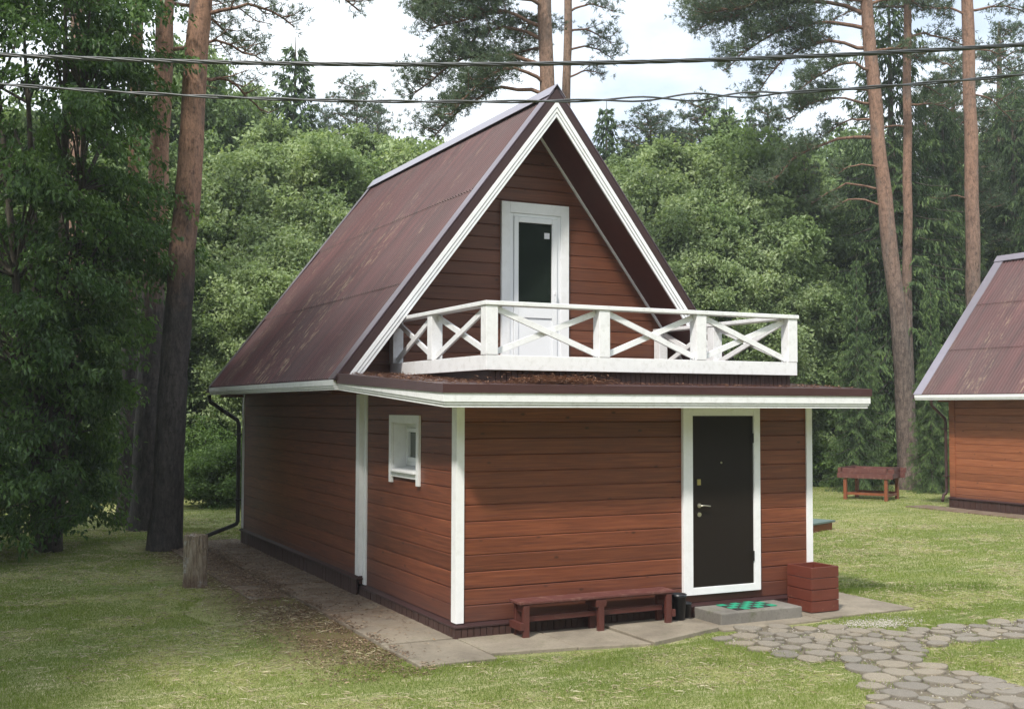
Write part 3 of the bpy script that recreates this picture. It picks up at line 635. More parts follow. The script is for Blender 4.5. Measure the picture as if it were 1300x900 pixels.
k_ = MB(); k_.tube([(3.215, yh, 1.245), (3.215, yh-.012, 1.245)], .027, 14); k_.build('keyhole', 'steel', DL)
MB().box(3.185, 3.235, yh-.012, yh, 1.60, 1.67).build('lock_plate', 'brass', DL, 0.002)
k_ = MB(); k_.tube([(3.545, yh, 1.865), (3.545, yh-.010, 1.865)], .013, 12); k_.build('peephole', 'steel', DL)
for z in (.65, 2.1): MB().tube([(4.025, yh-.012, z), (4.025, yh-.012, z+.12)], .012, 8).build('hinge', 'dark_metal', DL)

# small deep-set side window
wn = MB(); xw = 0.04; wy0, wy1, wz0, wz1 = 1.20, 2.03, 1.76, 2.34
wn.box(xw-.035, xw, wy0-.085, wy0, 1.60, wz1+.095); wn.box(xw-.035, xw, wy1, wy1+.085, 1.60, wz1+.095); wn.box(xw-.035, xw, wy0+.001, wy1-.001, wz1, wz1+.095)
wn.box(xw-.03, xw, wy0+.001, wy1-.001, 1.675, 1.745)
W_ = wn.build('side_window', 'white', H, 0.004)
rv = MB(); xi = xw+.20
rv.box(xw, xi, wy1-.012, wy1, wz0, wz1); rv.box(xw, xi, wy0, wy0+.012, wz0, wz1); rv.box(xw, xi, wy0, wy1, wz1-.012, wz1)
rv.build('reveal', 'white', W_)
MB().add([(xw-.06, wy0+.002, wz0-.006), (xi, wy0+.002, wz0+.05), (xi, wy1-.013, wz0+.05), (xw-.06, wy1-.013, wz0-.006), (xw-.06, wy0+.002, wz0-.022), (xi, wy0+.002, wz0-.01), (xi, wy1-.013, wz0-.01), (xw-.06, wy1-.013, wz0-.022)],
         [(0, 1, 2, 3), (7, 6, 5, 4), (0, 3, 7, 4), (0, 4, 5, 1), (1, 5, 6, 2), (2, 6, 7, 3)]).build('sill', 'white', W_)
ws = MB(); q0, q1, r0, r1 = wy0+.013, wy1-.013, wz0+.05, wz1-.013
for s_, dep in ((.0, 0.02), (.052, 0.0)):
    c0, c1, d0, d1 = q0+s_, q1-s_, r0+s_, r1-s_; t_ = .05
    ws.box(xi-.06+dep, xi, c0, c0+t_, d0, d1); ws.box(xi-.06+dep, xi, c1-t_, c1, d0, d1); ws.box(xi-.06+dep, xi, c0+t_, c1-t_, d1-t_, d1); ws.box(xi-.06+dep, xi, c0+t_, c1-t_, d0, d0+t_)
ws.build('window_frame', 'white_plastic', W_, 0.003)
MB().box(xi-.02, xi-.012, q0+.1, q1-.1, r0+.1, r1-.1).build('pane', plain('grey_window_glass', (0.10, 0.115, 0.11), 0.05, 0, 3, 0.5, 0), W_)

# ------------------------------------------------------------------ things by the house
B = thing('bench', 'long low red brown wooden bench against the front wall', 'bench', (0, 0, 0))
B.location = (0.64, -0.30, 0.035)
tp = MB()
for k in range(3): tp.box(0, 2.02, .002+k*.092, .002+k*.092+.087, .360, .388)
tp.box(0.02, 2.0, .02, .255, .345, .3598)
tp.build('seat', 'red_wood_worn', B, 0.004)
for xx in (0.045, 0.99, 1.90):
    for yy_ in (0.012, 0.205):
        MB().box(xx, xx+.075, yy_, yy_+.05, -.035, .3445).build('leg', 'red_wood', B, 0.004)
    MB().box(xx-.03, xx+.105, .010, .262, .265, .3440).build('bearer', 'red_wood', B, 0.003) if xx == 0.99 else MB().box(xx+.012, xx+.062, .063, .204, .27, .3440).build('bearer', 'red_wood', B, 0.003)
MB().box(-.005, .0445, .0, .262, .085, .165).build('end_board', 'red_wood', B, 0.003)
MB().box(1.976, 2.02, .0, .262, .085, .165).build('end_board', 'red_wood', B, 0.003)
MB().box(.121, 1.899, .10, .15, .155, .215).build('stretcher', 'red_wood', B, 0.003)

pt = MB(); pt.lathe([(0.0, 0.0), (.075, 0), (.088, .26), (.096, .262), (.096, .30), (.086, .30), (.084, .27), (0, .265)], 0, 0, 22)
tag(pt.build('flower_pot', 'black_plastic', None, 0, (2.795, -.16, 0.05)), 'black plastic pot standing between the bench and the door step', 'pot')
pt = MB(); pt.lathe([(0.0, 0.0), (.06, 0), (.07, .15), (.078, .152), (.078, .175), (.068, .175), (.066, .16), (0, .155)], 0, 0, 18)
tag(pt.build('flower_pot', 'black_plastic', None, 0, (2.955, -.07, 0.05)), 'small low black pot tucked behind the taller pot beside the step', 'pot')

st = MB(); st.box(0, 1.20, 0, .53, -.03, .125); tag(st.build('door_step', 'concrete_step', None, 0.012, (3.11, -.56, 0.03)), 'grey concrete block step below the front door', 'step')
T = thing('door_mat', 'green and black chequered rubber mat on the concrete step', 'door mat', (3.42, -.46, 0.157), R(4))
mg, mk = MB(), MB()
for i in range(6):
    for j in range(4):
        (mg if (i+j) % 2 else mk).box(i*.105+.002, i*.105+.103, j*.095+.002, j*.095+.093, 0, .010 if (i+j) % 2 else .008)
mg.build('green_tile', 'mat_green', T, 0.002); mk.build('black_tile', 'mat_black', T, 0.002)

PL = thing('planter_box', 'square red wooden planter box beside the front door', 'planter', (4.56, -.44, 0.032), R(1))
for k in range(4):
    z0 = k*.138; s_ = .44
    q = MB(); e = (k % 2)*.001
    q.box(0-e, s_+e, 0-e, .022, z0+.003, z0+.133); q.box(0-e, s_+e, s_-.022, s_+e, z0+.003, z0+.133); q.box(0-e, .022, .0225, s_-.0225, z0+.003, z0+.133); q.box(s_-.022, s_+e, .0225, s_-.0225, z0+.003, z0+.133)
    q.build('side_boards', 'planter', PL, 0.004)
MB().box(.023, .417, .023, .417, .02, .40).build('soil', 'soil', PL)

# stump
sr = random.Random(9); sm = MB(); n = 26
ph = [sr.uniform(0, 6.28) for _ in range(4)]
n = 64
def srad(t, z): return (.15 + .016*math.exp(-z*9) + .012*math.sin(3*t+ph[0]) + .008*math.sin(7*t+ph[1]+z*3) + .007*math.sin(13*t+ph[2]+z*5) + .005*math.sin(23*t+z*9) - (.05*max(0, 1-abs(((t-4.4+math.pi) % (2*math.pi))-math.pi)/.5)*max(0, 1-z/.32)))
zs = [-.02, .04, .12, .22, .34, .46, .58, .68, .72]
vs = [(srad(2*math.pi*k/n, z)*math.cos(2*math.pi*k/n), srad(2*math.pi*k/n, z)*math.sin(2*math.pi*k/n), z + (.02*sr.random() if z > .7 else 0)) for z in zs for k in range(n)]
sm.add(vs, [(i*n+k, i*n+(k+1) % n, (i+1)*n+(k+1) % n, (i+1)*n+k) for i in range(len(zs)-1) for k in range(n)], True)
top = vs[-n:]; sm.add([(x*.6, y*.6, .66) for x, y, z in top]+top, [(k, (k+1) % n, n+(k+1) % n, n+k)[::-1] for k in range(n)]+[tuple(range(n))[::-1]][:0]+[tuple(range(n))])
tag(sm.build('tree_stump', 'stump', None, 0, (-1.79, 5.04, 0)), 'grey weathered log stump standing on the grass by the side path', 'stump')

# trestle planter table on the far lawn
ta = thing('garden_trough', 'red brown wooden trough on four legs on the far lawn', 'trough', (17.35, 13.05, 0), 0)
v = Vector((0.42, -1.06, 0)); ang = math.atan2(v.y, v.x)
ta.location = (17.42, 13.10, 0); ta.rotation_euler = (0, 0, ang+0.12)
tw, td = 1.30, 1.15
bx = MB()
for y0 in (0, td-.035): bx.box(-.12, tw+.12, y0, y0+.03, .60, .74); bx.box(-.10, tw+.16, y0, y0+.03, .745, .88)
for x0 in (0, tw-.035): bx.box(x0, x0+.03, .036, td-.036, .60, .74); bx.box(x0, x0+.03, -.10, td+.10, .885, .90); bx.box(x0, x0+.03, .036, td-.036, .745, .88)
bx.box(.04, tw-.04, .04, td-.04, .60, .80)
bx.build('box', 'red_wood_worn', ta, 0.004)
for x0 in (.04, tw-.13):
    for y0 in (.04, td-.13): MB().box(x0, x0+.09, y0, y0+.09, 0, .598).build('leg', 'table_leg', ta, 0.004)
MB().box(.131, tw-.131, .06, .09, .14, .21).build('stretcher', 'table_leg', ta); MB().box(.131, tw-.131, td-.09, td-.06, .14, .21).build('stretcher', 'table_leg', ta)
MB().box(.06, .10, .131, td-.131, .11, .18).build('stretcher', 'table_leg', ta); MB().box(tw-.10, tw-.06, .131, td-.131, .11, .18).build('stretcher', 'table_leg', ta)

wc = thing('well_cover', 'low wooden box with a grey green sheet lid beside the cottage', 'well cover', (10.7, 6.7, 0), R(22))
MB().box(0, 1.05, 0, .95, -.02, .16).build('box', 'table_leg', wc, 0.004); MB().box(-.05, 1.10, -.05, 1.0, .161, .20).build('lid', 'hatch', wc, 0.004)

# ------------------------------------------------------------------ stepping path of log slices
def inpoly(x, y, P):
    c = False
    for i in range(len(P)):
        (x0, y0), (x1, y1) = P[i], P[i-1]
        if (y0 > y) != (y1 > y) and x < (x1-x0)*(y-y0)/(y1-y0)+x0: c = not c
    return c
pathA = [gpt(*p) for p in ((905, 812), (960, 796), (1055, 797), (1140, 802), (1230, 795), (1330, 783), (1420, 772), (1440, 790), (1330, 808), (1235, 814), (1175, 822), (1150, 835), (1100, 842), (1030, 838), (960, 825))]
pathB = [gpt(*p) for p in ((1085, 846), (1150, 834), (1200, 850), (1330, 884), (1420, 905), (1480, 930), (1250, 980), (1115, 925), (1110, 880))]
pr_ = random.Random(21); discs = []
for P, rmin, rmax in ((pathA, .12, .185), (pathB, .14, .21)):
    xs = [p[0] for p in P]; ys = [p[1] for p in P]
    for phase in range(3):
        for t_ in range(2600):
            r = pr_.uniform(rmin, rmax) if phase == 0 else pr_.uniform(rmin*.75, rmin) if phase == 1 else pr_.uniform(rmin*.45, rmin*.7)
            x = pr_.uniform(min(xs), max(xs)); y = pr_.uniform(min(ys), max(ys))
            if inpoly(x, y, P) and all(math.hypot(x-a, y-b) > (r+c)*0.93 for a, b, c in discs): discs.append((x, y, r))
protos = []
for k in range(7):
    q = MB(); n = 20; pa = [pr_.uniform(0, 6.28) for _ in range(3)]
    rad = [1+.09*math.sin(2*2*math.pi*i/n+pa[0])+.06*math.sin(3*2*math.pi*i/n+pa[1])+.035*math.sin(5*2*math.pi*i/n+pa[2])+pr_.uniform(-.045, .045) for i in range(n)]
    ring = lambda s_, z: [(rad[i]*s_*math.cos(2*math.pi*i/n), rad[i]*s_*math.sin(2*math.pi*i/n), z) for i in range(n)]
    vs = ring(1.03, -.04)+ring(1.0, .010)+ring(.975, .018)+ring(.5, .020)+[(0, 0, .020)]
    fs = [(r*n+i, r*n+(i+1) % n, (r+1)*n+(i+1) % n, (r+1)*n+i) for r in range(3) for i in range(n)]+[(3*n+i, 3*n+(i+1) % n, 4*n) for i in range(n)]
    q.add(vs, fs, False); o = q.build('log_slice', 'slice'); protos.append(o)
used = set()
for i, (x, y, r) in enumerate(discs):
    k = i % 7
    o = protos[k] if k not in used else link(protos[k].copy()); used.add(k)
    o.location = (x, y, pr_.uniform(.002, .018)); o.scale = (r, r*pr_.uniform(.74, 1.0), 1); o.rotation_euler = (pr_.uniform(-.03, .03), pr_.uniform(-.03, .03), pr_.uniform(0, 6.28))
    tag(o, 'round grey brown slice laid flat in the forked garden path', 'paving slice', 'round slices paving the garden path')
print('discs', len(discs))

pbm = MB()
for P, z_ in ((pathA, .004), (pathB, .008)): pbm.add([(x, y, z_) for x, y in P], [tuple(range(len(P)))])
pb_ = pbm.build('path_bed', 'path_bed'); pb_['kind'] = 'structure'
# pebbles between the slices and by the path
r_ = np.random.default_rng(8); V0 = []; F0 = []
oct_v = np.array([(1, 0, 0), (0, 1, 0), (-1, 0, 0), (0, -1, 0), (0, 0, .7), (0, 0, -.7)]); oct_f = np.array([(0, 1, 4), (1, 2, 4), (2, 3, 4), (3, 0, 4), (1, 0, 5), (2, 1, 5), (3, 2, 5), (0, 3, 5)])
def pebbles(pts, smin, smax):
    n = len(pts); sc = r_.uniform(smin, smax, (n, 1, 1)); a = r_.uniform(0, 6.28, n); ca, sa = np.cos(a)[:, None], np.sin(a)[:, None]
    v = oct_v[None]*sc*r_.uniform(.7, 1.3, (n, 6, 1)); x = v[..., 0]*ca-v[..., 1]*sa; y = v[..., 0]*sa+v[..., 1]*ca
    v = np.stack([x, y, v[..., 2]], -1)+pts[:, None, :]; f = oct_f[None]+np.arange(n)[:, None, None]*6
    return v.reshape(-1, 3), f.reshape(-1, 3)
pts = []
c_ = gpt(1112, 792)
for _ in range(900):
    x, y = c_[0]+r_.normal(0, .28), c_[1]+r_.normal(0, .13); pts.append((x, y, .012))
for _ in range(9000):
    P = pathA if r_.random() < .6 else pathB; x = r_.uniform(min(p[0] for p in P), max(p[0] for p in P)); y = r_.uniform(min(p[1] for p in P), max(p[1] for p in P))
    if inpoly(x, y, P) and r_.random() < .5: pts.append((x, y, .006))
V, F = pebbles(np.array(pts), .005, .013)
tag(mesh_obj('gravel', np_mesh('gravel', V, F, M['pebble'])), 'pale loose pebbles between the path slices and in a small heap', 'gravel', None, 'stuff')

# ------------------------------------------------------------------ power cables
def cable(name, label, pts3, nst, rs, rb, gap=None):
    a, m, b = [np.array(p) for p in pts3]
    d = b-a; Ln = math.hypot(d[0], d[1]); dh = np.array([d[0], d[1]])/Ln
    sm_ = float(np.dot(m[:2]-a[:2], dh)); zs = np.polyfit([0, sm_, Ln], [a[2], m[2], b[2]], 2)
    t_ = thing(name, label, 'cable', (float(m[0]), float(m[1]), 0))
    side = Vector((-dh[1], dh[0], 0))
    for k in range(nst):
        q = MB(); P = []
        for i in range(0, 461):
            s_ = -14+i*(Ln+28)/460; ph_ = s_*7.5+k*2*math.pi/nst; rr_ = rb*(gap(s_) if gap else 1)
            c = Vector((a[0]+dh[0]*s_-m[0], a[1]+dh[1]*s_-m[1], float(np.polyval(zs, s_))))
            P.append(c+side*math.cos(ph_)*rr_+Vector((0, 0, 1))*math.sin(ph_)*rr_)
        q.tube(P, rs, 6); q.build('strand', 'cable', t_)
cable('power_cable', 'thick twisted black cable crossing the top of the yard, the upper one', [(-4.702, -2.767, 4.988), (-1.487, -4.357, 4.932), (1.722, -5.956, 5.08)], 4, .0075, .009)
cable('power_cable', 'thin twisted black cable below the thicker cable', [(-4.697, -2.758, 4.784), (-1.728, -4.224, 4.667), (1.727, -5.947, 4.87)], 2, .0068, .0075, lambda s_: 1+2.6*max(0, 1-abs(s_-4.9)/.75))

# ------------------------------------------------------------------ vegetation
def tree_parts(T, mb, crown_me, bark, leafname='crown'):
    mb.build('trunk', bark, T); 
    if crown_me is not None: mesh_obj(leafname, crown_me, T)
def copy_tree(T, loc, rz, sc, label=None, group=None):
    r = link(T.copy()); r.location = loc; r.rotation_euler = (0, 0, rz); r.scale = sc
    if label: r['label'] = label
    if group: r['group'] = group
    for c in list(T.children):
        d = link(c.copy()); d.parent = r
    return r

def deciduous(seed, Ht, Rd, z0, nbr, nleaf, lsize, mat, stems=1, spread=.24, step=.42, steep=1.0):
    """ascending branches carry small sprays of leaves along their outer length, so gaps and upright streaks stay open"""
    g = np.random.default_rng(seed); mb = MB(); stem = []
    for s_ in range(stems):
        a = 2*math.pi*s_/stems+seed; sp = 0 if stems == 1 else Rd*.16
        P = [Vector((sp*math.cos(a)*(.2+z*1.9)+.07*math.sin(5*z+s_), sp*math.sin(a)*(.2+z*1.9)+.07*math.cos(4*z), z*Ht*(.97-.06*s_))) for z in (0, .1, .25, .4, .55, .7, .85, 1)]
        r0 = .011*Ht/math.sqrt(stems); mb.tube(P, [r0*1.3, r0, r0*.9, r0*.75, r0*.6, r0*.42, r0*.25, .012], 7); stem.append(P)
    cl = []; br = []
    for k in range(nbr):
        P = stem[k % stems]; f = (z0+(1-z0)*((k+g.random())/nbr)**.9); zz = f*P[-1].z; i = min(6, int(np.searchsorted([p.z for p in P], zz)-1)); i = max(i, 0)
        tt = (zz-P[i].z)/max(.01, P[i+1].z-P[i].z); b0 = P[i].lerp(P[i+1], min(1, tt))
        prof = (math.sin(math.pi*min(1, .16+.84*f)**1.05)**.75) if f < .97 else .15
        L_ = Rd*prof*g.uniform(.6, 1.15)+.15; a = g.uniform(0, 6.283); rise = g.uniform(.25, .9)*steep*(.6+f)
        d = np.array([math.cos(a), math.sin(a), rise]); n_ = max(2, int(L_*math.sqrt(1+rise*rise)/step)); br_t = g.uniform(0, .6)
        if k % 2 == 0 and L_ > .6: mb.tube([b0, b0+Vector(d*L_*.55)+Vector((0, 0, -.04*L_)), b0+Vector(d*L_)], [.03, .018, .006], 4, False)
        for q in range(n_+1):
            t_ = .22+.78*q/max(1, n_); m = 1 if t_ < .5 else 2
            for _ in range(m):
                cl.append(np.array(b0)+d*L_*t_+g.normal(0, 1, 3)*np.array([.20, .20, .12])*(.4+L_*.22)); br.append(br_t+g.uniform(-.12, .22))
    cl = np.array(cl); br = np.array(br); n = len(cl)*nleaf; C_ = np.repeat(cl, nleaf, 0); rad = np.repeat(g.uniform(.6, 1.3, len(cl)), nleaf)[:, None]*spread
    P = C_+g.normal(0, 1, (n, 3))*rad*np.array([1, 1, .62])
    out = norm(np.stack([P[:, 0], P[:, 1], np.zeros(n)], 1)); N = norm(np.array([0, 0, 1.])*g.uniform(.1, 1.0, (n, 1))+out*g.uniform(0, .5, (n, 1))+g.normal(0, .8, (n, 3)))
    D_ = norm(g.normal(0, 1, (n, 3))+out*.3+np.array([0, 0, -.5])); s_ = lsize*g.uniform(.6, 1.4, n)
    V, F = leaf_geo(P, D_, N, s_, s_*.62)
    return mb, np_mesh('crown', V, F, M[mat], np.clip(np.repeat(np.repeat(br, nleaf)+g.uniform(-.15, .35, n), 4), 0, 1))

def spruce(seed, Ht, Rd, zlow=.03, dense=1.0, nsz=.24, droop=1.0):
    g = np.random.default_rng(seed); mb = MB(); rs_ = random.Random(seed)
    mb.tube([(0.03*math.sin(z*5), 0.03*math.cos(z*4), z*Ht) for z in (0, .2, .4, .6, .8, 1)], [.016*Ht, .013*Ht, .0105*Ht, .007*Ht, .004*Ht, .012], 9)
    Ps, Ds, Ls, Ns, Ts = [], [], [], [], []
    z = zlow*Ht
    while z < Ht*.985:
        f = z/Ht; Lmax = Rd*(1-f)**.78+.12; nb = 6 if f < .8 else 5; a0 = rs_.uniform(0, 6.28)
        for b in range(nb):
            a = a0+b*2*math.pi/nb+rs_.uniform(-.35, .35); Lb = Lmax*rs_.uniform(.7, 1.1); dirh = np.array([math.cos(a), math.sin(a), 0]); side = np.array([-math.sin(a), math.cos(a), 0])
            dr = (.45 if f < .7 else .1)*droop; t = np.linspace(0, 1, 7)
            zz = z + Lb*(.10*t - dr*t**1.4 + .22*t**3)*1.0 if f < .75 else z + Lb*(.35*t)
            line = dirh[None]*(Lb*t*.95)[:, None] + np.array([0, 0, 1.])[None]*zz[:, None]
            if f < .6 and Lb > 1: mb.tube([tuple(p) for p in line[::2]], [.03, .022, .014, .006], 4, False)
            nt_ = max(6, int(Lb/.085*dense)); tt = g.uniform(.12, 1.0, nt_); base = np.stack([np.interp(tt, t, line[:, k]) for k in range(3)], 1)
            sd = np.where(g.random(nt_) < .5, -1, 1)[:, None]; tl = (.34*Lb*(1-tt)**.6*.9+.16)[:, None]*g.uniform(.6, 1.1, (nt_, 1))
            nsub = 5
            for q in range(nsub):
                fr_ = (q+g.uniform(0, 1, (nt_, 1)))/nsub
                p = base + side*sd*tl*fr_*.85 + dirh*tl*fr_*.45 + np.array([0, 0, -1.])*tl*fr_**1.5*.75*droop
                d = norm(side*sd*.35+dirh*.45+np.array([0, 0, -1.])*g.uniform(.25, 1.4, (nt_, 1))*droop+g.normal(0, .25, (nt_, 3)))
                Ps.append(p); Ds.append(d); Ls.append(nsz*g.uniform(.6, 1.25, nt_)); Ts.append(np.clip(.15+.55*tt*g.uniform(.3, 1.3, nt_)+.15*fr_[:, 0], 0, 1))
        z += Ht*.0155*rs_.uniform(.8, 1.3)+.10
    P = np.concatenate(Ps); D_ = np.concatenate(Ds); Ls = np.concatenate(Ls); n = len(P)
    V, F = leaf_geo(P, D_, norm(g.normal(0, .8, (n, 3))+norm(np.stack([P[:, 0], P[:, 1], np.zeros(n)], 1))*.5+np.array([0, 0, .6])), Ls, Ls*.26, .1)
    return mb, np_mesh('crown', V, F, M['spruce'], np.repeat(np.concatenate(Ts), 4))

def pine_limb(mb, g, p0, az, Lb, rise, arch, r0, tufts, bare=0.25, dens=1.0, sub=True):
    """a curved limb with side branches; tufts gets needle-tuft positions/directions"""
    d = np.array([math.cos(az), math.sin(az), 0]); n = 9; t = np.linspace(0, 1, n); wig = np.cumsum(g.normal(0, .05, (n, 3)), 0)*Lb*.35; wig[0] = 0
    line = np.array(p0)+d*(Lb*t)[:, None]+np.array([0, 0, 1.])*(Lb*(rise*t+arch*np.sin(math.pi*t)*.5-.10*t**3))[:, None]+wig
    mb.tube([tuple(p) for p in line], [r0*(1-.85*x)+.008 for x in t], 6, False)
    ns = max(3, int(Lb*(1-bare)/.15*dens))
    for k in range(ns):
        tt = bare+(1-bare)*(k+.5*g.random())/ns; b = np.array([np.interp(tt, t, line[:, j]) for j in range(3)])
        sd = 1 if k % 2 else -1; a = az+sd*g.uniform(.4, 1.3); sl_ = (Lb*.34*(1-tt*.55)+.25)*g.uniform(.5, 1.2)
        e = np.array([math.cos(a), math.sin(a), g.uniform(-.25, .45)]); m = b+e*sl_*.5+np.array([0, 0, g.uniform(-.1, .05)]); en = b+e*sl_+np.array([0, 0, .08])
        mb.tube([tuple(b), tuple(m), tuple(en)], [.022*r0/.08+.006, .012, .005], 4, False)
        nt_ = max(4, int(sl_/.050*dens))
        for q in range(nt_):
            f = .25+.75*q/nt_+g.uniform(-.05, .05); pp = b*(1-f)**1+en*f if False else (b+(en-b)*f); pp = pp+g.normal(0, .15*sl_+.05, 3)*np.array([1, 1, .6])
            tufts.append((pp, norm(e*.6+np.array([0, 0, .5])+g.normal(0, .35, 3))))
    for q in range(int(5*dens)): tufts.append((line[-1]+g.normal(0, .10, 3), d))
    return line
def tuft_mesh(g, tufts, nneed=11, ln=.13, wd=.016):
    P = np.array([t_[0] for t_ in tufts]); D_ = np.array([t_[1] for t_ in tufts]); n = len(P)
    P = np.repeat(P, nneed, 0); D_ = norm(np.repeat(D_, nneed, 0)*.75+g.normal(0, .75, (n*nneed, 3))); l_ = ln*g.uniform(.6, 1.2, n*nneed)
    V, F = leaf_geo(P, D_, norm(g.normal(0, 1, (n*nneed, 3))), l_, wd, .0)
    return np_mesh('crown', V, F, M['pine_needles'], np.repeat(np.repeat(g.uniform(.1, .9, n), nneed)*.8+g.uniform(0, .2, n*nneed), 4))
def trunk_at(mb, pts, r, n=14, flare=.35, seed=1):
    """pts (x,y,z); densify with slight wobble; radius list"""
    pts = [np.array(p, float) for p in pts]; P = []; Rr = []
    zs = [p[2] for p in pts]
    for k in range(41):
        z = zs[0]+(zs[-1]-zs[0])*(k/40)**1.25; x = np.interp(z, zs, [p[0] for p in pts]); y = np.interp(z, zs, [p[1] for p in pts]); rr_ = np.interp(z, zs, r)
        h = z-zs[0]; P.append((x+.012*math.sin(z*2.1+seed), y+.012*math.cos(z*1.7+seed), z-.05*(k == 0))); Rr.append(rr_*(1+flare*.7*math.exp(-h/.35)))
    mb.tube(P, Rr, n, True, .10, seed); return mb

camR = math.atan2(RT[1], RT[0])           # azimuth of "towards the right as seen from the yard"
def custom_pine(seed, name, label, u_list, D, radii, limbs, bark, cat='pine tree', nneed=11, wd=.016, ln=.13, group=None, dens=1.0, topz=None, stubs=0):
    """u_list: [(u, v)...] from base up, all at distance D"""
    g = np.random.default_rng(seed); pts = []
    bx_, by_ = at(u_list[0][0], D)
    for (u, v_) in u_list:
        x, y = at(u, D); pts.append((x-bx_, y-by_, max(0, zat(v_, D)) if v_ < 600 else 0))
    T = thing(name, label, cat, (bx_, by_, 0), 0, group); mb = MB(); trunk_at(mb, pts, radii, seed=seed)
    for _ in range(stubs):
        z = g.uniform(2.5, 9); a = g.uniform(0, 6.28); x = np.interp(z, [p[2] for p in pts], [p[0] for p in pts]); y = np.interp(z, [p[2] for p in pts], [p[1] for p in pts]); l_ = g.uniform(.25, .6)
        mb.tube([(x, y, z), (x+math.cos(a)*l_, y+math.sin(a)*l_, z+g.uniform(-.1, .1))], [.02, .006], 5, False)
    mb.build('trunk', bark, T)
    lb = MB(); tufts = []
    for (v_, azr, Lb, rise, arch, r0, bare) in limbs:
        z = zat(v_, D); x = np.interp(z, [p[2] for p in pts], [p[0] for p in pts]); y = np.interp(z, [p[2] for p in pts], [p[1] for p in pts])
        pine_limb(lb, g, (x, y, z), camR+azr, Lb, rise, arch, r0, tufts, bare, dens)
    if limbs:
        lb.build('limb_branches', 'bark_limb', T); mesh_obj('crown', tuft_mesh(g, tufts, nneed, ln, wd), T)
    return T
PI = math.pi
# pines by the left corner of the cottage
g7 = random.Random(17)
def ring_limbs(v0, v1, n, L0, L1, rise=(.0, .35), r0=.05, seed=3):
    q = random.Random(seed); return [(v0+(v1-v0)*(k+q.random()*.6)/n, q.uniform(0, 2*PI), q.uniform(L0, L1), q.uniform(*rise), q.uniform(.0, .35), r0, .25) for k in range(n)]
custom_pine(31, 'pine_tree', 'thick pine with orange upper trunk nearest the cottage\'s back corner, behind the stump', [(213, 697), (222, 450), (236, 230), (247, 0), (258, -320)], 20.4, [.27, .245, .225, .195, .14],
            [(-40, .4, 3.0, .05, .25, .05, .2), (-60, 2.6, 2.4, .1, .3, .05, .2), (20, .15, 1.9, -.05, .2, .035, .3), (-110, .9, 3, .1, .2, .05, .2), (100, .8, 1.6, -.1, .2, .03, .3), (-80, -.2, 3.0, -.1, .25, .05, .2), (-160, PI, 3, .1, .3, .05, .2), (-200, 5, 3, .1, .3, .05, .2), (-240, 0, 2.6, .2, .3, .05, .2), (-270, 2, 2.6, .3, .3, .05, .2), (-300, 4, 2.2, .4, .3, .05, .2)], 'bark_pine_near', nneed=12, wd=.012, ln=.12, stubs=5)
custom_pine(32, 'pine_tree', 'pine with dark furrowed trunk just left of the thickest pine', [(187, 673), (192, 450), (198, 200), (203, 0), (206, -300)], 23.6, [.31, .24, .20, .18, .12],
            [(60, .2, 2.2, .0, .2, .04, .3), (0, 1.2, 2.6, .1, .2, .04, .2), (-50, 3.3, 2.8, .1, .2, .04, .2), (-110, .3, 2.8, .1, .2, .04, .2), (-170, 4.4, 2.8, .1, .2, .04, .2), (-230, 1.9, 2.4, .3, .2, .04, .2)], 'bark_pine_near', nneed=12, wd=.014, stubs=4)
custom_pine(33, 'pine_tree', 'slender pine trunk leftmost of the three by the cottage', [(163, 668), (165, 450), (166, 200), (168, 0), (170, -260)], 24.6, [.20, .16, .14, .12, .08], ring_limbs(60, -240, 8, 1.6, 2.6, seed=5), 'bark_pine_near', nneed=10, wd=.014)
custom_pine(34, 'pine_tree', 'reddish pine trunk glimpsed through the leaves of the dark leafy tree', [(92, 640), (92, 450), (93, 200), (90, 0), (90, -300)], 29, [.26, .22, .20, .17, .1], ring_limbs(0, -280, 9, 2, 3.2, seed=6), 'bark_pine_high', nneed=10, wd=.018)
# pines behind the ridge
custom_pine(41, 'pine_tree', 'tall pine behind the cottage ridge with long arching limbs', [(700, 610), (697, 300), (694, 120), (691, 0), (688, -220)], 30, [.27, .22, .20, .185, .12],
            [(118, PI-.1, 3.2, -.22, .30, .05, .35), (105, PI+.5, 2.9, -.30, .45, .05, .35), (80, PI+.15, 3.4, -.12, .35, .055, .30), (48, PI-.35, 2.7, -.2, .5, .05, .3), (30, PI+.2, 3.1, .0, .25, .05, .30), (3, PI-.1, 3.6, .05, .15, .055, .25), (-20, PI+.6, 3.2, .15, .2, .05, .2),
             (60, PI-.9, 2.4, -.1, .3, .04, .35), (20, 1.9, 2.2, .0, .2, .04, .3), (-30, PI-.3, 3.6, .1, .2, .05, .15), (-60, .4, 2.6, .1, .2, .05, .2), (-70, 3.6, 2.8, .1, .2, .05, .2), (-110, 1.0, 2.6, .1, .2, .05, .2), (-140, 3.0, 2.6, .2, .2, .05, .2), (-180, 5, 2.2, .3, .2, .05, .2)], 'bark_pine_high', nneed=12, wd=.017, ln=.14, dens=1.7)
custom_pine(42, 'pine_tree', 'thinner pine just right of the tall pine behind the ridge', [(712, 600), (716, 300), (719, 120), (721, 0), (723, -200)], 34, [.18, .145, .13, .12, .08],
            [(95, -.2, 1.1, .15, .2, .025, .4), (60, .1, 1.5, -.1, .25, .03, .35), (35, .35, 1.5, -.05, .2, .03, .3), (10, -.3, 1.4, -.05, .2, .03, .3), (-10, .1, 1.6, .15, .2, .03, .2), (-60, PI, 1.8, .1, .2, .03, .2), (-100, .3, 1.8, .1, .2, .03, .2), (-150, 2, 1.6, .2, .2, .03, .2)], 'bark_pine_high', nneed=12, wd=.019, ln=.15, dens=1.0)
